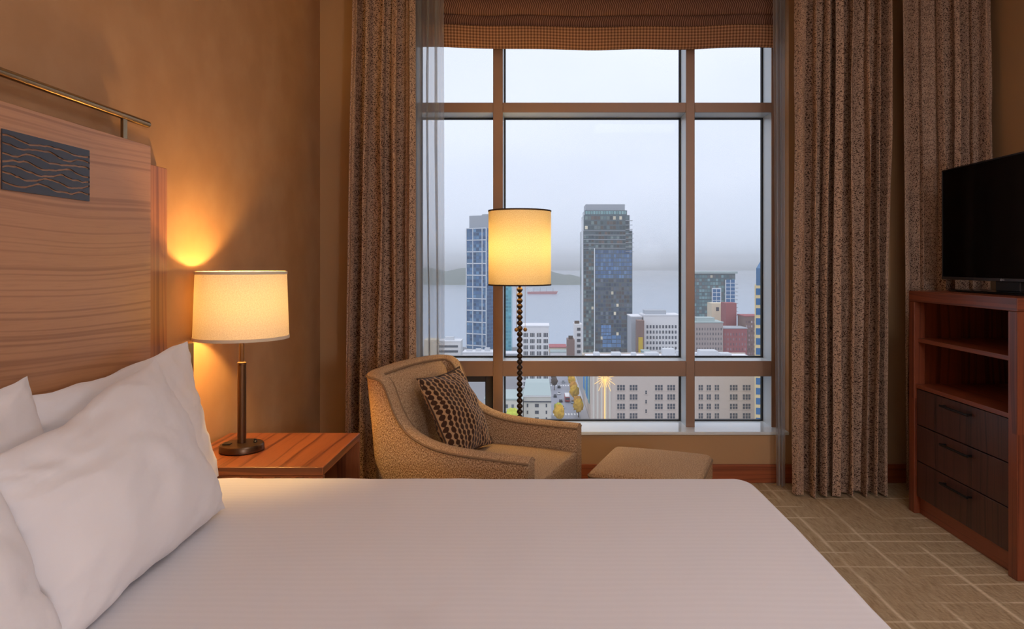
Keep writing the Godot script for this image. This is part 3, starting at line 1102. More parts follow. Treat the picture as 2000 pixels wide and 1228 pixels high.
# ------------------------------------------------------------------ chair, cushion, ottoman
func make_armchair() -> void:
	var t := thing("armchair", "tan tweed slope-arm armchair holding the dotted cushion", "armchair", Vector3(-0.272, 0, -3.214), deg_to_rad(-20.4))
	# depth behind the front edge and height of the side's top edge
	var ds := [0.0, 0.1, 0.2, 0.3, 0.37, 0.42, 0.46, 0.50, 0.53, 0.555, 0.572, 0.584, 0.594, 0.604, 0.618, 0.636]
	var hs := [0.578, 0.58, 0.582, 0.586, 0.592, 0.601, 0.613, 0.634, 0.66, 0.70, 0.742, 0.79, 0.826, 0.85, 0.866, 0.874]
	var plan := []              # [f, s, nf, ns, height, lean]
	var W := 0.355
	var rc := 0.09
	for k in ds.size():
		plan.append([0.37 - ds[k], W, 0.0, 1.0, hs[k], smoothstep(0.42, 0.60, ds[k])])
	for a in range(1, 9):
		var g := a / 8.0 * PI / 2
		plan.append([0.37 - 0.636 - sin(g) * rc, W - rc + cos(g) * rc, -sin(g), cos(g), 0.875 + 0.006 * a / 8.0, 1.0])
	for a in range(1, 12):
		var s := lerpf(W - rc, -(W - rc), a / 12.0)
		plan.append([0.37 - 0.636 - rc, s, -1.0, 0.0, 0.881 + 0.010 * sin(PI * a / 12.0), 1.0])
	for k in range(ds.size() + 7, -1, -1):
		var p: Array = plan[k]
		plan.append([p[0], -p[1], p[2], -p[3], p[4], p[5]])
	var th := 0.07
	var rows := []
	var uv := []
	var edge_out := []
	var edge_in := []
	for p in plan:
		var line := PackedVector3Array()
		var tl := PackedVector2Array()
		var h: float = p[4]
		var sec := [[0.0, 0.10], [0.0, 0.28], [0.0, lerpf(0.28, h, 0.6)], [0.0, h - 0.012], [0.004, h - 0.004], [0.015, h + 0.004], [0.035, h + 0.008], [0.055, h + 0.004], [0.066, h - 0.004], [th, h - 0.012], [th, lerpf(0.28, h, 0.6)], [th, 0.28]]
		for q in sec:
			var y: float = q[1]
			var back: float = p[5] * maxf(0.0, y - 0.36) * 0.12
			line.append(Vector3(p[0] - p[2] * q[0] - back, y, p[1] - p[3] * q[0]))
			tl.append(Vector2(q[0], y))
		rows.append(line)
		uv.append(tl)
		edge_out.append(line[3] + (line[3] - line[9]).normalized() * 0.002)
		edge_in.append(line[9] + (line[9] - line[3]).normalized() * 0.002)
	var st := mb()
	grid(st, rows, uv)
	for e in [0, rows.size() - 1]:          # the arms' front faces
		var l: PackedVector3Array = rows[e]
		for k in range(0, 5):
			quad(st, l[k], l[k + 1], l[11 - k - 1], l[11 - k], Vector3.RIGHT)
		quad(st, l[0], l[11], Vector3(l[11].x, 0.10, l[11].z), l[0], Vector3.RIGHT)
	obj("shell", st, M.tweed, t)
	for e in [edge_out, edge_in]:
		st = mb()
		tube(st, e, 0.0048, 7)
		obj("piping", st, M.tweed_piping, t)
	st = mb()
	padded(st, Vector3(0.062, 0.39, 0), Vector3(0.625, 0.15, 0.562), 0.022, 0.022, 14)
	obj("seat_cushion", st, M.tweed, t)
	# padded inner back, leaning with the shell
	st = mb()
	var br := []
	var bu := []
	for i in 13:
		var v := i / 12.0
		var y := lerpf(0.40, 0.872, v)
		var line := PackedVector3Array()
		var tl := PackedVector2Array()
		for j in 17:
			var s := lerpf(-0.283, 0.283, j / 16.0)
			var puff := 0.085 * pow(maxf(0.0, 1.0 - pow(absf(s / 0.287), 3.0)), 0.5) * pow(maxf(0.0, 1.0 - pow(v, 6.0)), 0.5)
			line.append(Vector3(-0.292 + puff - (y - 0.36) * 0.12, y, s))
			tl.append(Vector2(s, y))
		br.append(line)
		bu.append(tl)
	grid(st, br, bu, false, Vector3.RIGHT)
	obj("back_pad", st, M.tweed, t)
	bx("front_rail", Vector3(0.335, 0.10, -0.285), Vector3(0.366, 0.318, 0.285), M.tweed, t, 0.006)
	for s in [[0.33, 0.30], [0.33, -0.30], [-0.30, 0.28], [-0.30, -0.28]]:
		st = mb()
		lathe(st, Vector3(s[0], 0, s[1]), [Vector2(0, 0), Vector2(0.016, 0), Vector2(0.024, 0.11), Vector2(0, 0.11)], 12)
		obj("leg", st, M.drawer_wood, t)

	t = thing("throw_cushion", "square brown velvet cushion with chains of dots on the armchair", "cushion", Vector3(-0.385, 0.672, -3.225))
	var face := Vector3(0.937, 0, 0.349)
	var lean := deg_to_rad(27.0)
	var up := Vector3.UP * cos(lean) - face * sin(lean)
	var side := up.cross(face).normalized()
	t.basis = Basis(side, up, side.cross(up))
	st = mb()
	pillow(st, 0.40, 0.40, 0.13, 301, 0.05, 0.004, 0.1, 32)
	obj("cover", st, M.dot_velvet, t)
	st = mb()
	var rim := []
	for q in 4:
		for k in 16:
			var a := -1.0 + k / 8.0
			var u: float = [a, 1.0, -a, -1.0][q]
			var v: float = [-1.0, a, 1.0, -a][q]
			rim.append(Vector3(0.20 * u * (1.0 - 0.05 * (1.0 - v * v)), 0.20 * v * (1.0 - 0.08 * (1.0 - u * u)), 0.0))
	rim.append(rim[0])
	tube(st, rim, 0.0042, 6, false)
	obj("piping", st, M.velvet_piping, t)

	t = thing("ottoman", "square tan tweed ottoman with rounded top in front of the armchair", "ottoman", Vector3(0.525, 0, -3.29), deg_to_rad(-20.4))
	st = mb()
	padded(st, Vector3(0, 0.355, 0), Vector3(0.50, 0.14, 0.50), 0.035, 0.018, 14)
	obj("cushion", st, M.tweed, t)
	st = mb()
	padded(st, Vector3(0, 0.20, 0), Vector3(0.485, 0.19, 0.485), 0.02, 0.0, 8)
	obj("body", st, M.tweed, t)
	st = mb()
	rim = []
	for q in 4:
		for k in 8:
			var ang := q * PI / 2 + k / 7.0 * PI / 2
			var c := Vector2([1, -1, -1, 1][q], [1, 1, -1, -1][q]) * 0.215
			rim.append(Vector3(c.x + cos(ang) * 0.034, 0.40, c.y + sin(ang) * 0.034))
	rim.append(rim[0])
	tube(st, rim, 0.0045, 7, false)
	obj("piping", st, M.tweed_piping, t)
	for s in [[0.2, 0.2], [0.2, -0.2], [-0.2, 0.2], [-0.2, -0.2]]:
		st = mb()
		lathe(st, Vector3(s[0], 0, s[1]), [Vector2(0, 0), Vector2(0.015, 0), Vector2(0.022, 0.11), Vector2(0, 0.11)], 12)
		obj("leg", st, M.drawer_wood, t)

# ------------------------------------------------------------------ dresser and television
func make_dresser() -> void:
	var t := thing("dresser", "tall mahogany dresser with two open shelves above three dark drawers", "dresser", Vector3(2.03, 0, -3.43))
	var w: Material = M.dresser_wood
	var d := 0.655               # depth to the wall
	var z0 := -0.44              # window end
	var z1 := 0.44
	bx("top", Vector3(0.0, 1.15, z0), Vector3(d, 1.209, z1), w, t, 0.003, 2)
	bx("side_panel", Vector3(0.06, 0.0, z0), Vector3(d, 1.15, z0 + 0.03), w, t, 0.002, 1)
	bx("side_panel", Vector3(0.06, 0.0, z1 - 0.03), Vector3(d, 1.15, z1), w, t, 0.002, 1)
	bx("stile", Vector3(0.0, 0.0, z0), Vector3(0.06, 1.15, z0 + 0.058), w, t, 0.003, 1)
	bx("stile", Vector3(0.0, 0.0, z1 - 0.058), Vector3(0.06, 1.15, z1), w, t, 0.003, 1)
	bx("back_panel", Vector3(d - 0.012, 0.08, z0 + 0.03), Vector3(d, 1.15, z1 - 0.03), M.drawer_wood, t)
	bx("shelf", Vector3(0.02, 0.93, z0 + 0.058), Vector3(d - 0.012, 0.952, z1 - 0.058), w, t, 0.002, 2)
	bx("shelf", Vector3(0.008, 0.682, z0 + 0.058), Vector3(d - 0.012, 0.704, z1 - 0.058), w, t, 0.002, 2)
	bx("plinth", Vector3(0.03, 0.0, z0 + 0.058), Vector3(0.055, 0.092, z1 - 0.058), w, t, 0.002, 2)
	bx("bottom", Vector3(0.055, 0.07, z0 + 0.03), Vector3(d - 0.012, 0.092, z1 - 0.03), w, t)
	for k in 3:
		var y := 0.096 + k * 0.1955
		var dr := bx("drawer", Vector3(0.012, y, z0 + 0.061), Vector3(0.5, y + 0.191, z1 - 0.061), M.drawer_wood, t, 0.002, 1, Vector2(k * 0.37, 0))
		var st := mb()
		var hy := y + 0.152
		box(st, Vector3(-0.014, hy, -0.0), Vector3(0.010, 0.012, 0.235), 0.003, 2)
		for s in [-0.105, 0.105]:
			box(st, Vector3(0.0, hy, s), Vector3(0.026, 0.010, 0.012), 0.002)
		obj("handle", st, M.handle_black, dr)

	t = thing("television", "black flat-screen television standing on top of the dresser", "television", Vector3(2.25, 1.209, -3.40))
	bx("back_shell", Vector3(0.012, 0.06, -0.53), Vector3(0.045, 0.669, 0.53), M.black_plastic, t, 0.006)
	var st := mb()
	for k in [[-0.53, -0.522, 0.06, 0.669], [0.522, 0.53, 0.06, 0.669], [-0.522, 0.522, 0.661, 0.669]]:
		span(st, Vector3(-0.004, k[2], k[0]), Vector3(0.014, k[3], k[1]), 0.001)
	obj("bezel", st, M.tv_bezel, t)
	var chin := bx("chin", Vector3(-0.006, 0.06, -0.522), Vector3(0.014, 0.075, 0.522), M.tv_chin, t, 0.002, 2)
	bx("screen", Vector3(0.0, 0.075, -0.522), Vector3(0.012, 0.661, 0.522), M.screen_glass, t)
	# maker's mark on the chin: a ring with two letters
	st = mb()
	var ring := []
	for k in 21:
		var a := k / 20.0 * TAU
		ring.append(Vector3(-0.0068, 0.0675 + sin(a) * 0.0048, -0.016 + cos(a) * 0.0048))
	tube(st, ring, 0.0008, 6, false)
	obj("logo_ring", st, M.logo_silver, chin)
	var f := SystemFont.new()
	f.font_names = PackedStringArray(["Droid Sans"])
	var tm := TextMesh.new()
	tm.text = "LG"
	tm.font = f
	tm.font_size = 16
	tm.pixel_size = 0.0007
	tm.depth = 0.0008
	var lg := MeshInstance3D.new()
	lg.name = "logo_letters"
	lg.mesh = tm
	lg.material_override = M.logo_silver
	lg.position = Vector3(-0.0068, 0.0675, 0.0)
	lg.rotation.y = -PI / 2
	chin.add_child(lg, true)
	bx("neck", Vector3(0.012, 0.012, -0.09), Vector3(0.04, 0.09, 0.09), M.black_plastic, t, 0.004)
	st = mb()
	var rows := []
	var uv := []
	for r in [[0.0, 0.013], [0.95, 0.011], [1.0, 0.006], [1.0, 0.0], [0.0, 0.0]]:
		var line := PackedVector3Array()
		var tl := PackedVector2Array()
		for k in 49:
			var a := k / 48.0 * TAU
			var ex: float = pow(absf(cos(a)), 0.55) * signf(cos(a)) * 0.12 * r[0]
			var ez: float = pow(absf(sin(a)), 0.55) * signf(sin(a)) * 0.41 * r[0]
			line.append(Vector3(0.03 + ex, r[1], ez))
			tl.append(Vector2(ex, ez))
		rows.append(line)
		uv.append(tl)
	grid(st, rows, uv, true)
	obj("stand_base", st, M.screen_glass, t)

# ------------------------------------------------------------------ the city outside
func pane(st: SurfaceTool, a: Vector3, u: Vector3, v: Vector3, n: Vector3, c: Color) -> void:
	st.set_color(c.srgb_to_linear())
	quad(st, a, a + u, a + u + v, a + v, n)

# a grid of flush panes on one wall: corner, along, up, counts, share of each cell that is glass
func panes(called: String, parent: Node3D, corner: Vector3, along: Vector3, up: Vector3, nx: int, ny: int, share: Vector2, palette: Array, lit := 0.0) -> void:
	var st := mb()
	var n := along.cross(up).normalized()
	if n.z < 0.0:
		n = -n
	var cu := along / nx
	var cv := up / ny
	for j in ny:
		for i in nx:
			var c: Color = palette[rng.randi() % palette.size()]
			if rng.randf() < lit:
				c = c8(236, 226, 200)
			c = c * rng.randf_range(0.88, 1.1)
			pane(st, corner + cu * (i + 0.5 - share.x / 2) + cv * (j + 0.5 - share.y / 2) + n * 0.15, cu * share.x, cv * share.y, n, c)
	var o := obj(called, st, M.facade_panes, parent)
	o.set_meta("kind", "stuff")

func block(called: String, label: String, x0: float, x1: float, front: float, back: float, top: float, m: Material, roof: Material = null, category := "building") -> Node3D:
	var t := thing(called, label, category, Vector3((x0 + x1) / 2, GROUND, -front))
	var hx := (x1 - x0) / 2
	bx("walls", Vector3(-hx, 0, -(back - front)), Vector3(hx, top - GROUND, 0), m, t)
	if roof:
		bx("roof", Vector3(-hx - 0.3, top - GROUND, -(back - front) - 0.3), Vector3(hx + 0.3, top - GROUND + 0.7, 0.3), roof, t)
	return t

func make_city() -> void:
	rng.seed = 41
	var st := mb()
	span(st, Vector3(-600, GROUND - 4, -640), Vector3(700, GROUND, -120))
	struct("city_ground", st, M.city_ground)
	st = mb()
	span(st, Vector3(-5000, GROUND - 6, -9500), Vector3(5000, GROUND - 2.5, -640))
	struct("water", st, M.bay_water, "pale grey-blue bay")
	# far wooded shore
	var n := FastNoiseLite.new()
	n.seed = 18
	n.frequency = 1.0
	var rows := []
	var uv := []
	for k in 7:
		var line := PackedVector3Array()
		var tl := PackedVector2Array()
		for j in 90:
			var x := lerpf(-1500.0, 330.0, j / 89.0)
			var end := smoothstep(330.0, -60.0, x)
			var h := (64.0 + n.get_noise_2d(x * 0.004, 0.0) * 26.0 + n.get_noise_2d(x * 0.03, 3.0) * 7.0 + n.get_noise_2d(x * 0.11, 8.0) * 4.0) * end
			var y: float = [0.0, 0.12, 0.5, 0.8, 1.0, 1.02, 0.9][k] * h
			line.append(Vector3(x, GROUND - 3.0 + y, -2700.0 - k * 70.0 + n.get_noise_2d(x * 0.01, k) * 30.0))
			tl.append(Vector2(x, y))
		rows.append(line)
		uv.append(tl)
	st = mb()
	grid(st, rows, uv, false, Vector3(0, 0.5, 1))
	struct("hills", st, M.hill_forest, "low wooded shore across the bay in haze")
	# street running away between the blocks
	st = mb()
	span(st, Vector3(5.6, GROUND, -640), Vector3(19.5, GROUND + 0.06, -200))
	struct("street", st, M.asphalt, "wet grey street between the office blocks")
	for x in [[2.6, 5.6], [19.5, 23.6]]:
		st = mb()
		span(st, Vector3(x[0], GROUND, -560), Vector3(x[1], GROUND + 0.2, -200))
		struct("sidewalk", st, M.sidewalk)
	for z in [-352.0, -436.0]:                       # zebra crossings
		for k in 9:
			st = mb()
			span(st, Vector3(6.2 + k * 1.5, GROUND + 0.06, z - 2.2), Vector3(7.0 + k * 1.5, GROUND + 0.09, z + 2.2))
			struct("road_marking", st, M.road_paint)
	haze_bank()
	towers()
	blocks()
	street_life()

func haze_bank() -> void:
	var f := FogVolume.new()
	f.name = "haze"
	f.set_meta("kind", "stuff")
	f.set_meta("label", "pale drizzle haze over the city and the bay")
	f.set_meta("category", "haze")
	f.shape = RenderingServer.FOG_VOLUME_SHAPE_BOX
	f.size = Vector3(6000, 150, 5600)
	f.position = Vector3(0, -3, -2900)
	var fm := FogMaterial.new()
	fm.density = 0.0003
	fm.albedo = Color(0.97, 0.985, 1.0)
	f.material = fm
	add_child(f)

func towers() -> void:
	# blue glass tower with a white grid, turned so that two sides show
	var t := thing("glass_tower", "tall blue glass tower with a white grid and pale crown", "building", Vector3(-48, GROUND, -620), deg_to_rad(-30.0))
	var h := 33.9 - GROUND
	var wf := 21.5
	var ws := 30.0
	bx("walls", Vector3(-wf, 0, -ws), Vector3(0, h, 0), M.tower_blue, t)
	bx("crown", Vector3(-wf + 1.5, h, -ws + 2), Vector3(-0.5, h + 11.5, -2), M.grey_concrete, t)
	bx("mast_platform", Vector3(-7.5, h + 11.5, -10), Vector3(-0.5, h + 12.6, -4), M.grey_concrete, t)
	var cols := [0.0, 0.33, 0.8, 1.0]
	var rows := 10
	var lo := 3.0
	for j in rows:
		for i in 3:
			var x0: float = -wf + cols[i] * wf
			var x1: float = -wf + cols[i + 1] * wf
			var y0 := lo + (h - lo) * j / rows
			var dy := (h - lo) / rows
			panes("window_bay", t, Vector3(x0 + 0.35, y0 + 0.5, 0.05), Vector3(x1 - x0 - 0.7, 0, 0), Vector3(0, dy - 1.0, 0), [2, 3, 2][i], 3, Vector2(0.88, 0.72), [c8(84, 128, 172), c8(70, 110, 158), c8(104, 146, 184), c8(60, 92, 130)])
	var g := mb()
	for c in cols:
		span(g, Vector3(-wf + c * wf - 0.35, 0, 0), Vector3(-wf + c * wf + 0.35, h, 0.6))
	for j in rows + 1:
		var y := lo + (h - lo) * j / rows
		span(g, Vector3(-wf, y - 0.4, 0), Vector3(0, y + 0.4, 0.6))
	obj("grid_frame", g, M.white_mullion, t)
	var sidep := mb()
	for j in 34:
		for i in 9:
			var c: Color = [c8(58, 98, 150), c8(70, 112, 164), c8(50, 84, 132)][rng.randi() % 3]
			pane(sidep, Vector3(0.12, 2.0 + j * 3.1, -ws + 0.6 + i * 3.2), Vector3(0, 0, 2.7), Vector3(0, 2.3, 0), Vector3.RIGHT, c)
	obj("side_panes", sidep, M.facade_panes, t).set_meta("kind", "stuff")

	t = block("glass_tower", "slim teal glass slab beside the blue gridded tower", -33, -25.0, 600, 622, -8.0, M.tower_teal)
	panes("panes", t, Vector3(-3.7, 1, 0), Vector3(7.4, 0, 0), Vector3(0, 64, 0), 3, 21, Vector2(0.86, 0.62), [c8(88, 170, 190), c8(104, 186, 204), c8(76, 150, 176)])

	# dark residential tower with balconies and a white fin
	t = thing("residential_tower", "dark green-grey glass tower with balconies and a flat crown", "building", Vector3(53.2, GROUND, -560))
	h = 28.7 - GROUND
	bx("walls", Vector3(-20.0, 0, -32), Vector3(20.0, h, 0), M.tower_grey, t)
	bx("upper_floors", Vector3(-18.8, h, -31), Vector3(17.9, h + 12.4, -0.8), M.tower_grey, t)
	bx("crown", Vector3(-18.0, h + 12.4, -29), Vector3(16.0, h + 16.2, -2), M.tower_grey, t)
	bx("crown_screen", Vector3(-17.0, h + 16.2, -27), Vector3(14.5, h + 21.3, -4), M.grey_concrete, t)
	bx("fin", Vector3(-10.6, 4.0, 0), Vector3(-9.9, 88.1, 1.0), M.white_mullion, t)
	bx("corner_pier", Vector3(-20.6, 0, -1), Vector3(-19.2, h + 9.0, 0.6), M.white_mullion, t)
	var mixed := [c8(96, 118, 122), c8(74, 92, 98), c8(120, 138, 136), c8(110, 98, 92), c8(64, 78, 88), c8(132, 150, 152), c8(92, 84, 78)]
	panes("panes", t, Vector3(-19.0, 1, 0), Vector3(8.2, 0, 0), Vector3(0, 98, 0), 4, 31, Vector2(0.84, 0.7), mixed, 0.008)
	panes("panes", t, Vector3(-9.6, 2, 0), Vector3(29.2, 0, 0), Vector3(0, 62, 0), 14, 19, Vector2(0.86, 0.74), [c8(74, 90, 112), c8(88, 102, 122), c8(62, 78, 100), c8(98, 100, 104), c8(86, 80, 84), c8(108, 122, 138)], 0.006)
	panes("panes", t, Vector3(-9.6, 64, 0), Vector3(29.2, 0, 0), Vector3(0, 23, 0), 14, 7, Vector2(0.88, 0.8), [c8(90, 126, 172), c8(104, 138, 180), c8(78, 110, 154), c8(96, 120, 150)])
	for k in [[-5.0, 18.0, 8.0, 9.0], [-4.0, 9.0, 15.0, 10.0]]:
		panes("panes", t, Vector3(k[0], k[1], 0.1), Vector3(k[2], 0, 0), Vector3(0, k[3], 0), 4, 3, Vector2(0.9, 0.85), [c8(96, 138, 190), c8(110, 150, 200)])
	panes("panes", t, Vector3(-9.6, 88, 0), Vector3(29.0, 0, 0), Vector3(0, 14, 0), 12, 4, Vector2(0.86, 0.6), mixed, 0.02)
	panes("panes", t, Vector3(-18, h + 0.5, -0.8), Vector3(35, 0, 0), Vector3(0, 11.5, 0), 14, 3, Vector2(0.86, 0.7), mixed, 0.03)
	panes("panes", t, Vector3(-17.5, h + 12.8, -2), Vector3(33, 0, 0), Vector3(0, 3.2, 0), 16, 1, Vector2(0.8, 0.8), [c8(150, 190, 192), c8(130, 172, 176)])
	for k in 8:
		bx("balcony", Vector3(14.5, 87.5 + k * 3.5 - 2.0, -1.0), Vector3(20.9 - (0.9 if k > 4 else 0.0) , 87.9 + k * 3.5 - 2.0, 1.4), M.grey_concrete, t)
	for k in 5:
		bx("floor_band", Vector3(-19.5, 88.0 + k * 3.5, 0.0), Vector3(14.5, 88.4 + k * 3.5, 0.7), M.grey_concrete, t)
	bx("podium", Vector3(-24, 0, 0), Vector3(26, 5.0, 12), M.cream_paint, t)

	# greenish tower with two white-framed stacks of windows
	t = thing("residential_tower", "green glass tower with two white-framed window stacks and flat brim", "building", Vector3(162.7, GROUND, -650))
	h = -4.8 - GROUND
	bx("walls", Vector3(-24, 0, -26), Vector3(17.6, h - 2.0, 0), M.tower_grey, t)
	bx("brim", Vector3(-25, h - 2.0, -27), Vector3(19.5, h, 1.5), M.teal_roof, t)
	panes("panes", t, Vector3(-23.5, 20, 0), Vector3(40.6, 0, 0), Vector3(0, h - 23, 0), 16, 14, Vector2(0.86, 0.72), [c8(110, 146, 152), c8(92, 122, 130), c8(130, 164, 170), c8(112, 116, 118)], 0.02)
	for k in [[-4.2, 4.3, 38.0, 53.6], [8.1, 17.6, 36.0, 61.2]]:
		var wf2 := bx("window_stack", Vector3(k[0], k[2], 0), Vector3(k[1], k[3], 1.0), M.white_mullion, t)
		var rowsn := int((k[3] - k[2]) / 3.6)
		for j in rowsn:
			for i in 2:
				var ww: float = (k[1] - k[0] - 2.2) / 2.0
				bx("pane", Vector3(k[0] + 0.8 + i * (ww + 0.6), k[2] + 0.8 + j * 3.6, 0.9), Vector3(k[0] + 0.8 + ww + i * (ww + 0.6), k[2] + 3.7 + j * 3.6, 1.15), M.blue_window, wf2)
	for k in 9:
		bx("balcony", Vector3(17.6, 28 + k * 3.6, -8), Vector3(20.2, 28.5 + k * 3.6, 0), M.grey_concrete, t)

	# cream pier tower close by at the window's edge
	t = thing("office_tower", "cream stone tower edge with stacked blue windows beside the jamb", "building", Vector3(91.5, GROUND, -300) + Vector3(0.956, 0, 0.292) * 10.25, deg_to_rad(-17.0))
	bx("walls", Vector3(-10.25, 0, -22), Vector3(10.25, -7.5 - GROUND, 0), M.yellow_stone, t)
	var top := -7.5 - GROUND
	var cap := mb()
	span(cap, Vector3(-9.6, top, -21), Vector3(10.0, top + 7.4, -0.4))
	obj("glazed_attic", cap, M.tower_blue, t)
	var slope := mb()
	var A := Vector3(-9.6, top + 7.4, -0.4)
	var B := Vector3(10, top + 7.4, -0.4)
	quad(slope, A, B, Vector3(10, top + 12.6, -6), Vector3(-6.6, top + 12.6, -6), Vector3(0, 0.7, 0.7))
	tri(slope, A, Vector3(-6.6, top + 12.6, -6), Vector3(-9.6, top + 7.4, -12), Vector3(-0.8, 0.5, 0), Vector3(-0.8, 0.5, 0), Vector3(-0.8, 0.5, 0))
	obj("sloped_glazing", slope, M.tower_blue, t)
	for j in 15:
		for i in 4:
			bx("window", Vector3(-9.7 + i * 4.6, top - 4.0 - j * 4.25, -0.3), Vector3(-7.2 + i * 4.6, top - 1.2 - j * 4.25, 0.12), M.blue_window, t)

func blocks() -> void:
	var t: Node3D
	var grey_win := [c8(96, 102, 114), c8(84, 90, 104), c8(112, 118, 128)]
	# white slab with a dark window grid
	t = block("office_block", "white office block with a square dark window grid behind the tower", 70.8, 95.5, 480, 500, -33.5, M.white_concrete, M.white_roof)
	bx("penthouse", Vector3(-11, 40.8, -16), Vector3(3.5, 43.5, -4), M.grey_concrete, t)
	panes("windows", t, Vector3(-11.2, 12.5, 0), Vector3(21.5, 0, 0), Vector3(0, 22.0, 0), 10, 6, Vector2(0.56, 0.56), grey_win)
	t = block("office_block", "plain grey side block joined to the white office block", 62.5, 69.9, 484, 506, -34.8, M.grey_concrete, M.white_roof)
	panes("windows", t, Vector3(1.5, 8, 0), Vector3(1.6, 0, 0), Vector3(0, 28, 0), 1, 8, Vector2(0.6, 0.5), grey_win)
	t = block("corner_building", "narrow brown building with a tall yellow sign panel", 65.0, 69.4, 470, 480, -36.0, M.brown_brick)
	bx("sign_panel", Vector3(-1.7, 14.0, 0), Vector3(1.2, 26.5, 0.35), M.yellow_sign, t)
	t = block("low_block", "small teal-roofed kiosk block below the yellow sign", 66.0, 71.0, 455, 462, -55.0, M.tower_teal, M.teal_roof)
	# right cluster
	t = block("apartment_block", "cream apartment block with three small windows above the brick roofs", 136.5, 154.5, 560, 575, -29.3, M.cream_paint)
	for k in 3:
		bx("window", Vector3(-5.5 + k * 5.2, 38.2, -0.2), Vector3(-3.2 + k * 5.2, 41.2, 0.15), M.dark_window, t)
	t = block("hotel_block", "long taupe brick block with rows of windows and teal cornice", 110.0, 130.0, 500, 520, -40.0, M.taupe_brick, M.teal_roof)
	panes("windows", t, Vector3(-9.6, 3, 0), Vector3(19.2, 0, 0), Vector3(0, 28, 0), 10, 8, Vector2(0.42, 0.5), [c8(132, 124, 126), c8(116, 112, 118)])
	bx("roof_shed", Vector3(-8, 34.3, -16), Vector3(5, 37.0, -4), M.teal_roof, t)
	t = block("brick_block", "red brick block with a pale cornice in the hillside cluster", 130.8, 148.0, 503, 520, -44.5, M.red_brick, M.grey_concrete)
	panes("windows", t, Vector3(-8.2, 2, 0), Vector3(16.4, 0, 0), Vector3(0, 25, 0), 8, 7, Vector2(0.4, 0.5), [c8(140, 104, 112), c8(168, 140, 146)])
	t = block("brick_block", "dark red brick stair tower rising behind the pale cornice", 140.0, 148.0, 530, 545, -27.5, M.red_brick)
	t = block("brick_block", "brick block with stepped fire balconies beside the cream tower", 148.8, 163.0, 512, 530, -36.5, M.brown_brick, M.red_brick)
	panes("windows", t, Vector3(-6.6, 2, 0), Vector3(13.2, 0, 0), Vector3(0, 33, 0), 7, 10, Vector2(0.5, 0.45), [c8(176, 150, 156), c8(120, 92, 100), c8(196, 180, 184)])
	# beige department store
	t = block("department_store", "large beige stone building with grouped windows and a golden star", 23.8, 113.0, 330, 388, -48.3, M.beige_stone)
	t.set_meta("label", "broad beige stone building with grouped windows and white roof")
	var hx := (113.0 - 23.8) / 2
	var x_off := -(23.8 + 113.0) / 2
	var H := -48.3 - GROUND
	bx("roof", Vector3(-hx + 0.6, H, -57.4), Vector3(hx - 0.6, H + 0.5, -0.6), M.white_roof, t)
	for k in [[-hx, hx, -0.6, 0.0], [-hx, hx, -58.0, -57.4]]:
		bx("parapet", Vector3(k[0], H, k[2]), Vector3(k[1], H + 1.1, k[3]), M.beige_stone, t)
	var gear := [[30, 3.2, 47, 6, 2.2], [41, 5, 52, 6, 1.6], [49, 2.5, 40, 4, 3.0], [60, 7, 50, 8, 1.8], [68, 6, 44, 7, 4.6], [75.5, 4, 50, 5, 3.0], [83, 12, 50, 6, 1.6], [88, 9, 40, 9, 4.2], [99, 6, 48, 7, 1.8], [36, 8, 32, 6, 1.2], [55, 6, 28, 6, 1.2], [94, 5, 26, 5, 1.4]]
	for k in gear:
		bx("roof_unit", Vector3(k[0] + x_off - k[1] / 2.0, H + 0.5, -k[2] - k[3] / 2.0), Vector3(k[0] + x_off + k[1] / 2.0, H + 0.5 + k[4], -k[2] + k[3] / 2.0), M.roof_gear, t, 0.1)
	var triple := func(lights: int, w: float, hh: float) -> Array:
		var f := mb()
		var step := w / lights
		for i in lights:
			span(f, Vector3(-w / 2 + i * step + 0.16, -hh / 2, -0.3), Vector3(-w / 2 + (i + 1) * step - 0.16, hh / 2, 0.06))
		var s := mb()
		span(s, Vector3(-w / 2 - 0.2, -hh / 2 - 0.25, -0.1), Vector3(w / 2 + 0.2, -hh / 2, 0.3))
		span(s, Vector3(-w / 2, -0.06, -0.1), Vector3(w / 2, 0.06, 0.12))
		return [f.commit(), s.commit()]
	var m3: Array = triple.call(3, 3.9, 2.5)
	var m2: Array = triple.call(2, 2.3, 2.5)
	var m1: Array = triple.call(1, 1.1, 1.6)
	for j in 4:
		for k in [[37.8, 3], [43.7, 3], [49.6, 1], [55.6, 3], [61.4, 3], [75.3, 2], [79.1, 2], [82.9, 2], [90.8, 3], [96.9, 3]]:
			var mm: Array = [m1, m2, m3][k[1] - 1]
			var w := MeshInstance3D.new()
			w.name = "window"
			w.mesh = mm[0]
			w.material_override = M.dark_window
			w.position = Vector3(k[0] + x_off, -56.4 - GROUND - j * 4.42 - (2.2 if k[1] == 1 else 0.0), 0)
			t.add_child(w, true)
			var s := MeshInstance3D.new()
			s.name = "sill"
			s.mesh = mm[1]
			s.material_override = M.beige_stone
			w.add_child(s)
	for k in 5:                                        # tall pilaster strips at the corner bay
		bx("pilaster", Vector3(-hx + 0.6 + k * 1.9, 0, 0), Vector3(-hx + 1.5 + k * 1.9, H, 0.35), M.pale_stone, t)
	t = thing("banner", "bright blue banner wall above the yellow street trees", "banner", Vector3(23.55, -66.0, -360))
	for k in 4:
		bx("cloth", Vector3(-0.15, 0, -26 + k * 12.0), Vector3(0.1, 16.0, -16.5 + k * 12.0), M.banner_blue if k % 2 == 0 else M.tower_teal, t)
	# golden holiday star with a streamer of lights on the beige store's corner
	t = thing("star_light", "golden starburst of lights with a long vertical streamer", "light", Vector3(30.1, -51.6, -329.2))
	var st := mb()
	tube(st, [Vector3(0, 4, 0), Vector3(0, -21.5, 0)], 0.17, 6)
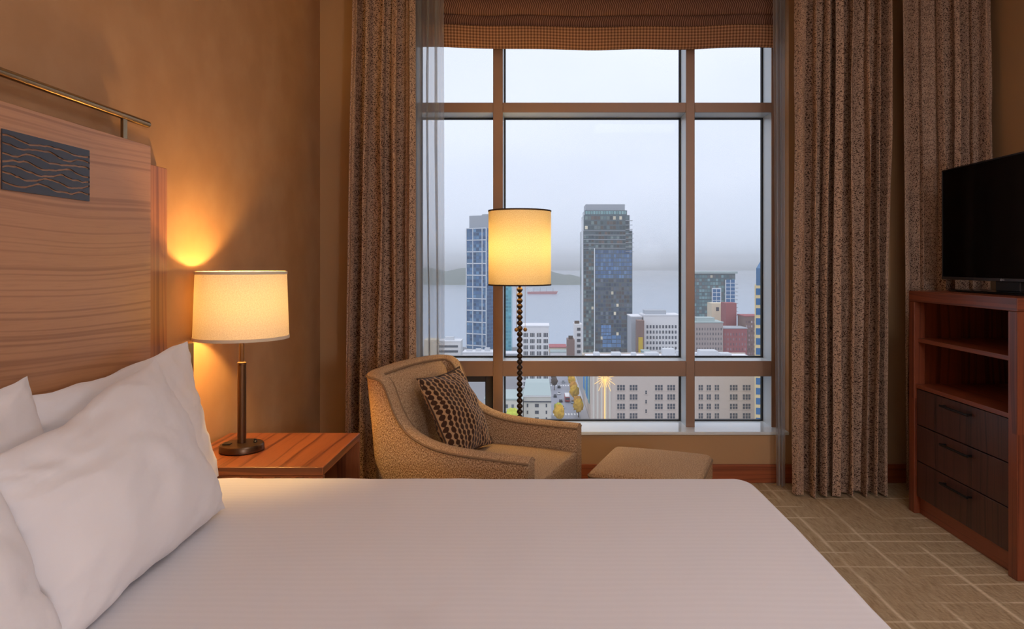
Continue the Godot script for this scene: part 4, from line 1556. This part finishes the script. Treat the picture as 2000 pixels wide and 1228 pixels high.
	obj("light_streamer", st, M.star_lights, t)
	for k in 22:
		var a := k / 22.0 * TAU + 0.12
		var r: float = [7.4, 4.6][k % 2]
		st = mb()
		tube(st, [Vector3(cos(a) * 0.8, sin(a) * 0.8, 0), Vector3(cos(a) * r * 0.72, sin(a) * r, 0.4)], 0.075, 5)
		obj("light_ray", st, M.star_lights, t)
	# blocks across the street
	t = block("stone_block", "pale stone corner block with a grey-green tiled roof", -8.0, 4.8, 330, 350, -60.0, M.pale_stone)
	var rf := mb()
	var hh := -60.0 - GROUND
	quad(rf, Vector3(-6.6, hh, 0.4), Vector3(6.6, hh, 0.4), Vector3(5.8, hh + 4.6, -8), Vector3(-5.8, hh + 4.6, -8), Vector3(0, 0.85, 0.5))
	quad(rf, Vector3(-5.8, hh + 4.6, -8), Vector3(5.8, hh + 4.6, -8), Vector3(5.8, hh + 4.6, -20), Vector3(-5.8, hh + 4.6, -20), Vector3.UP)
	quad(rf, Vector3(6.6, hh, 0.4), Vector3(6.6, hh, -20), Vector3(5.8, hh + 4.6, -20), Vector3(5.8, hh + 4.6, -8), Vector3(0.95, 0.3, 0))
	obj("roof", rf, M.teal_roof, t)
	for y in [hh - 0.6, hh - 3.2]:
		bx("cornice", Vector3(-6.6, y, 0), Vector3(6.6, y + 0.5, 0.6), M.dark_window if y < hh - 2.0 else M.white_concrete, t)
	for j in 3:
		for k in [[-4.6, 0.7], [-0.2, 1.8], [4.3, 0.7]]:
			bx("window", Vector3(k[0] - k[1] / 2, hh - 5.6 - j * 3.2, -0.2), Vector3(k[0] + k[1] / 2, hh - 4.0 - j * 3.2, 0.1), M.dark_window, t)
	t = block("stone_block", "lower pale block with flat roof beside the tiled corner block", -26.0, -8.4, 326, 350, -61.5, M.pale_stone, M.teal_roof)
	panes("windows", t, Vector3(-8.4, 1, 0), Vector3(16.8, 0, 0), Vector3(0, 10, 0), 6, 3, Vector2(0.4, 0.5), grey_win)
	t = block("office_block", "white office block with triple windows behind the beaded pole", -12.0, 5.0, 430, 450, -36.6, M.white_concrete, M.white_roof)
	for j in 9:
		for k in 4:
			var wx := -7.0 + k * 4.1
			for i in 3:
				pass
			var wm := mb()
			for i in 3:
				span(wm, Vector3(wx + i * 0.95, 33.2 - j * 3.75 - 2.4, -0.3), Vector3(wx + i * 0.95 + 0.7, 33.2 - j * 3.75, 0.1))
			obj("window", wm, M.dark_window, t)
	t = block("brick_block", "narrow brown brick block near the piers", 18.2, 23.2, 480, 495, -50.0, M.brown_brick)
	bx("water_tank", Vector3(-1.5, 23.65, -6), Vector3(1.5, 26.0, -3), M.bark, t)
	t = block("apartment_block", "slim white block with one column of windows against the dark tower", 24.0, 29.6, 500, 515, -41.0, M.white_concrete)
	for j in 7:
		bx("window", Vector3(-0.9, 4.0 + j * 4.0, -0.2), Vector3(1.6, 6.2 + j * 4.0, 0.15), M.dark_window, t)
	bx("roof_tank", Vector3(-2.4, 32.65, -8), Vector3(1.0, 34.6, -4), M.bark, t)
	t = block("pier_shed", "long low pier shed with a pink roof at the waterfront", 6.5, 22.0, 600, 622, -69.5, M.cream_paint, M.ship_red)
	t = block("pier_shed", "pale pier shed with a teal roof at the waterfront", 8.0, 26.0, 560, 575, -68.6, M.white_concrete, M.teal_roof)
	t = block("low_block", "small white block with dark strip windows near the sheer", -84.0, -64.0, 560, 576, -60.0, M.white_concrete, M.white_roof)
	for j in 2:
		bx("window", Vector3(-8, 5 + j * 4.0, -0.2), Vector3(8, 6.8 + j * 4.0, 0.15), M.dark_window, t)
	bx("roof_unit", Vector3(-3, 14.3, -9), Vector3(4, 17.0, -4), M.roof_gear, t)
	t = block("low_block", "cream narrow block standing beside the sheer curtain's edge", -90.0, -80.5, 540, 556, -56.5, M.cream_paint)
	t = block("low_block", "white flat-roofed low block at the blue tower's foot", -60.0, -37.0, 540, 556, -66.5, M.white_concrete, M.white_roof)
	for k in 3:
		bx("roof_unit", Vector3(-9 + k * 7.0, 7.8, -9), Vector3(-5 + k * 7.0, 9.0 + k * 0.7, -4), M.roof_gear, t)
	t = block("low_block", "low grey block with a pale roof under the teal slab", -36.0, -14.0, 545, 560, -68.0, M.grey_concrete, M.white_roof)
	# cargo ship on the bay
	t = thing("cargo_ship", "red-hulled cargo ship with deck cranes far out on the bay", "ship", Vector3(5.0, GROUND - 2.5, -1868))
	var hull := mb()
	var hp := [Vector2(-40, 0), Vector2(37, 0), Vector2(41, 7), Vector2(-41, 6)]
	for s in [-6.0, 6.0]:
		quad(hull, Vector3(hp[0].x, 0, s), Vector3(hp[1].x, 0, s), Vector3(hp[2].x, 7, s), Vector3(hp[3].x, 6, s), Vector3(0, 0, signf(s)))
	quad(hull, Vector3(-41, 6, -6), Vector3(41, 7, -6), Vector3(41, 7, 6), Vector3(-41, 6, 6), Vector3.UP)
	obj("hull", hull, M.ship_red, t)
	for k in 4:
		bx("deck_crane", Vector3(-24 + k * 17.0, 6.5, -1), Vector3(-22.5 + k * 17.0, 16, 1), M.grey_concrete, t)
	bx("bridge_house", Vector3(-38, 6, -5), Vector3(-29, 15, 5), M.white_concrete, t)

func street_life() -> void:
	# trees: lumpy crowns on short trunks
	var crown_mesh := func(salt: int) -> Mesh:
		var n := FastNoiseLite.new()
		n.seed = salt
		n.frequency = 1.0
		var st := mb()
		var rows := []
		var uv := []
		for i in 15:
			var line := PackedVector3Array()
			var tl := PackedVector2Array()
			var th := PI * i / 14.0
			for j in 23:
				var ph := TAU * (j % 22) / 22.0
				var d := Vector3(sin(th) * cos(ph), cos(th), sin(th) * sin(ph))
				var r := 1.0 + n.get_noise_3dv(d * 2.6) * 0.45 + n.get_noise_3dv(d * 7.0) * 0.35
				line.append(d * r)
				tl.append(Vector2(ph, th))
			rows.append(line)
			uv.append(tl)
		grid(st, rows, uv, true)
		return st.commit()
	var crowns := [crown_mesh.call(1), crown_mesh.call(2), crown_mesh.call(3)]
	var k := 0
	for p in [[18.6, 345, 2.4, "gold_leaf"], [18.8, 356, 2.2, "amber_leaf"], [18.4, 384, 2.5, "gold_leaf"], [18.8, 402, 2.1, "amber_leaf"], [18.8, 424, 2.1, "gold_leaf"], [18.8, 448, 2.1, "lime_leaf"], [8.6, 330, 2.5, "gold_leaf"], [8.6, 341, 2.0, "lime_leaf"], [-12.4, 312, 3.4, "lime_leaf"], [8.2, 420, 1.9, "bark"], [8.2, 446, 2.0, "bark"]]:
		var label: String = {"gold_leaf": "golden autumn street tree on the pavement below", "amber_leaf": "amber autumn street tree on the pavement below", "lime_leaf": "yellow-green street tree on the pavement below", "bark": "bare brown street tree beside the white office block"}[p[3]]
		var t := thing("street_tree", label, "tree", Vector3(p[0], GROUND, -float(p[1])), k * 1.3, "street trees far below")
		var st := mb()
		lathe(st, Vector3.ZERO, [Vector2(0, 0), Vector2(0.25, 0), Vector2(0.16, 4.0), Vector2(0, 4.2)], 8)
		obj("trunk", st, M.bark, t)
		var c := MeshInstance3D.new()
		c.name = "crown"
		c.mesh = crowns[k % 3]
		c.material_override = M[p[3]]
		c.position = Vector3(0, 3.4 + p[2], 0)
		c.scale = Vector3(p[2], p[2] * 1.25, p[2])
		t.add_child(c)
		k += 1
	# cars and a bus
	var paint := {"car_white": "white", "car_dark": "dark", "car_red": "red", "car_silver": "silver"}
	for p in [[8.0, 372, "car_silver", 0], [11.4, 366, "car_white", 0], [11.0, 384, "car_dark", 0], [8.2, 398, "car_dark", 0], [10.6, 406, "car_white", 0], [17.4, 380, "car_silver", 0], [11.2, 428, "car_dark", 0], [14.4, 446, "car_silver", 0], [8.0, 352, "car_dark", 0]]:
		var t := thing("car", paint[p[2]] + " car driving on the wet street far below", "car", Vector3(p[0], GROUND + 0.06, -float(p[1])), 0.0, "cars on the street below")
		var st := mb()
		box(st, Vector3(0, 0.62, 0), Vector3(1.8, 0.7, 4.4), 0.18)
		obj("body", st, M[p[2]], t)
		st = mb()
		box(st, Vector3(0, 1.2, 0.2), Vector3(1.5, 0.6, 2.3), 0.2)
		obj("cabin", st, M.dark_window, t)
		for s in [[-0.8, 1.4], [0.8, 1.4], [-0.8, -1.4], [0.8, -1.4]]:
			st = mb()
			tube(st, [Vector3(s[0] - 0.1, 0.33, s[1]), Vector3(s[0] + 0.1, 0.33, s[1])], 0.33, 10)
			obj("wheel", st, M.tyre, t)
	var t := thing("bus", "red city bus with a white roof on the wet street", "bus", Vector3(14.6, GROUND + 0.06, -388))
	bx("body", Vector3(-1.3, 0.4, -6), Vector3(1.3, 2.9, 6), M.car_red, t, 0.2)
	bx("roof", Vector3(-1.2, 2.85, -5.8), Vector3(1.2, 3.2, 5.8), M.car_white, t, 0.1)
	bx("windscreen", Vector3(-1.1, 1.3, 5.9), Vector3(1.1, 2.6, 6.06), M.dark_window, t)
	for s in [[-1.15, 4.0], [1.15, 4.0], [-1.15, -4.0], [1.15, -4.0]]:
		var st := mb()
		tube(st, [Vector3(s[0] - 0.12, 0.45, s[1]), Vector3(s[0] + 0.12, 0.45, s[1])], 0.45, 10)
		obj("wheel", st, M.tyre, t)

func _ready() -> void:
	rng.seed = 7
	make_view()
	make_materials()
	added_fill_panel(Vector3(1.3, TOP, -0.6), Vector2(1.2, 1.2), 1.6, "added unseen fill light, a square ceiling panel above the foot of the bed")
	make_room()
	make_curtains()
	make_bed()
	make_headboard()
	make_nightstand()
	make_dresser()
	make_armchair()
	make_table_lamp()
	make_floor_lamp()
	make_added_drum_lamp()
	make_city()
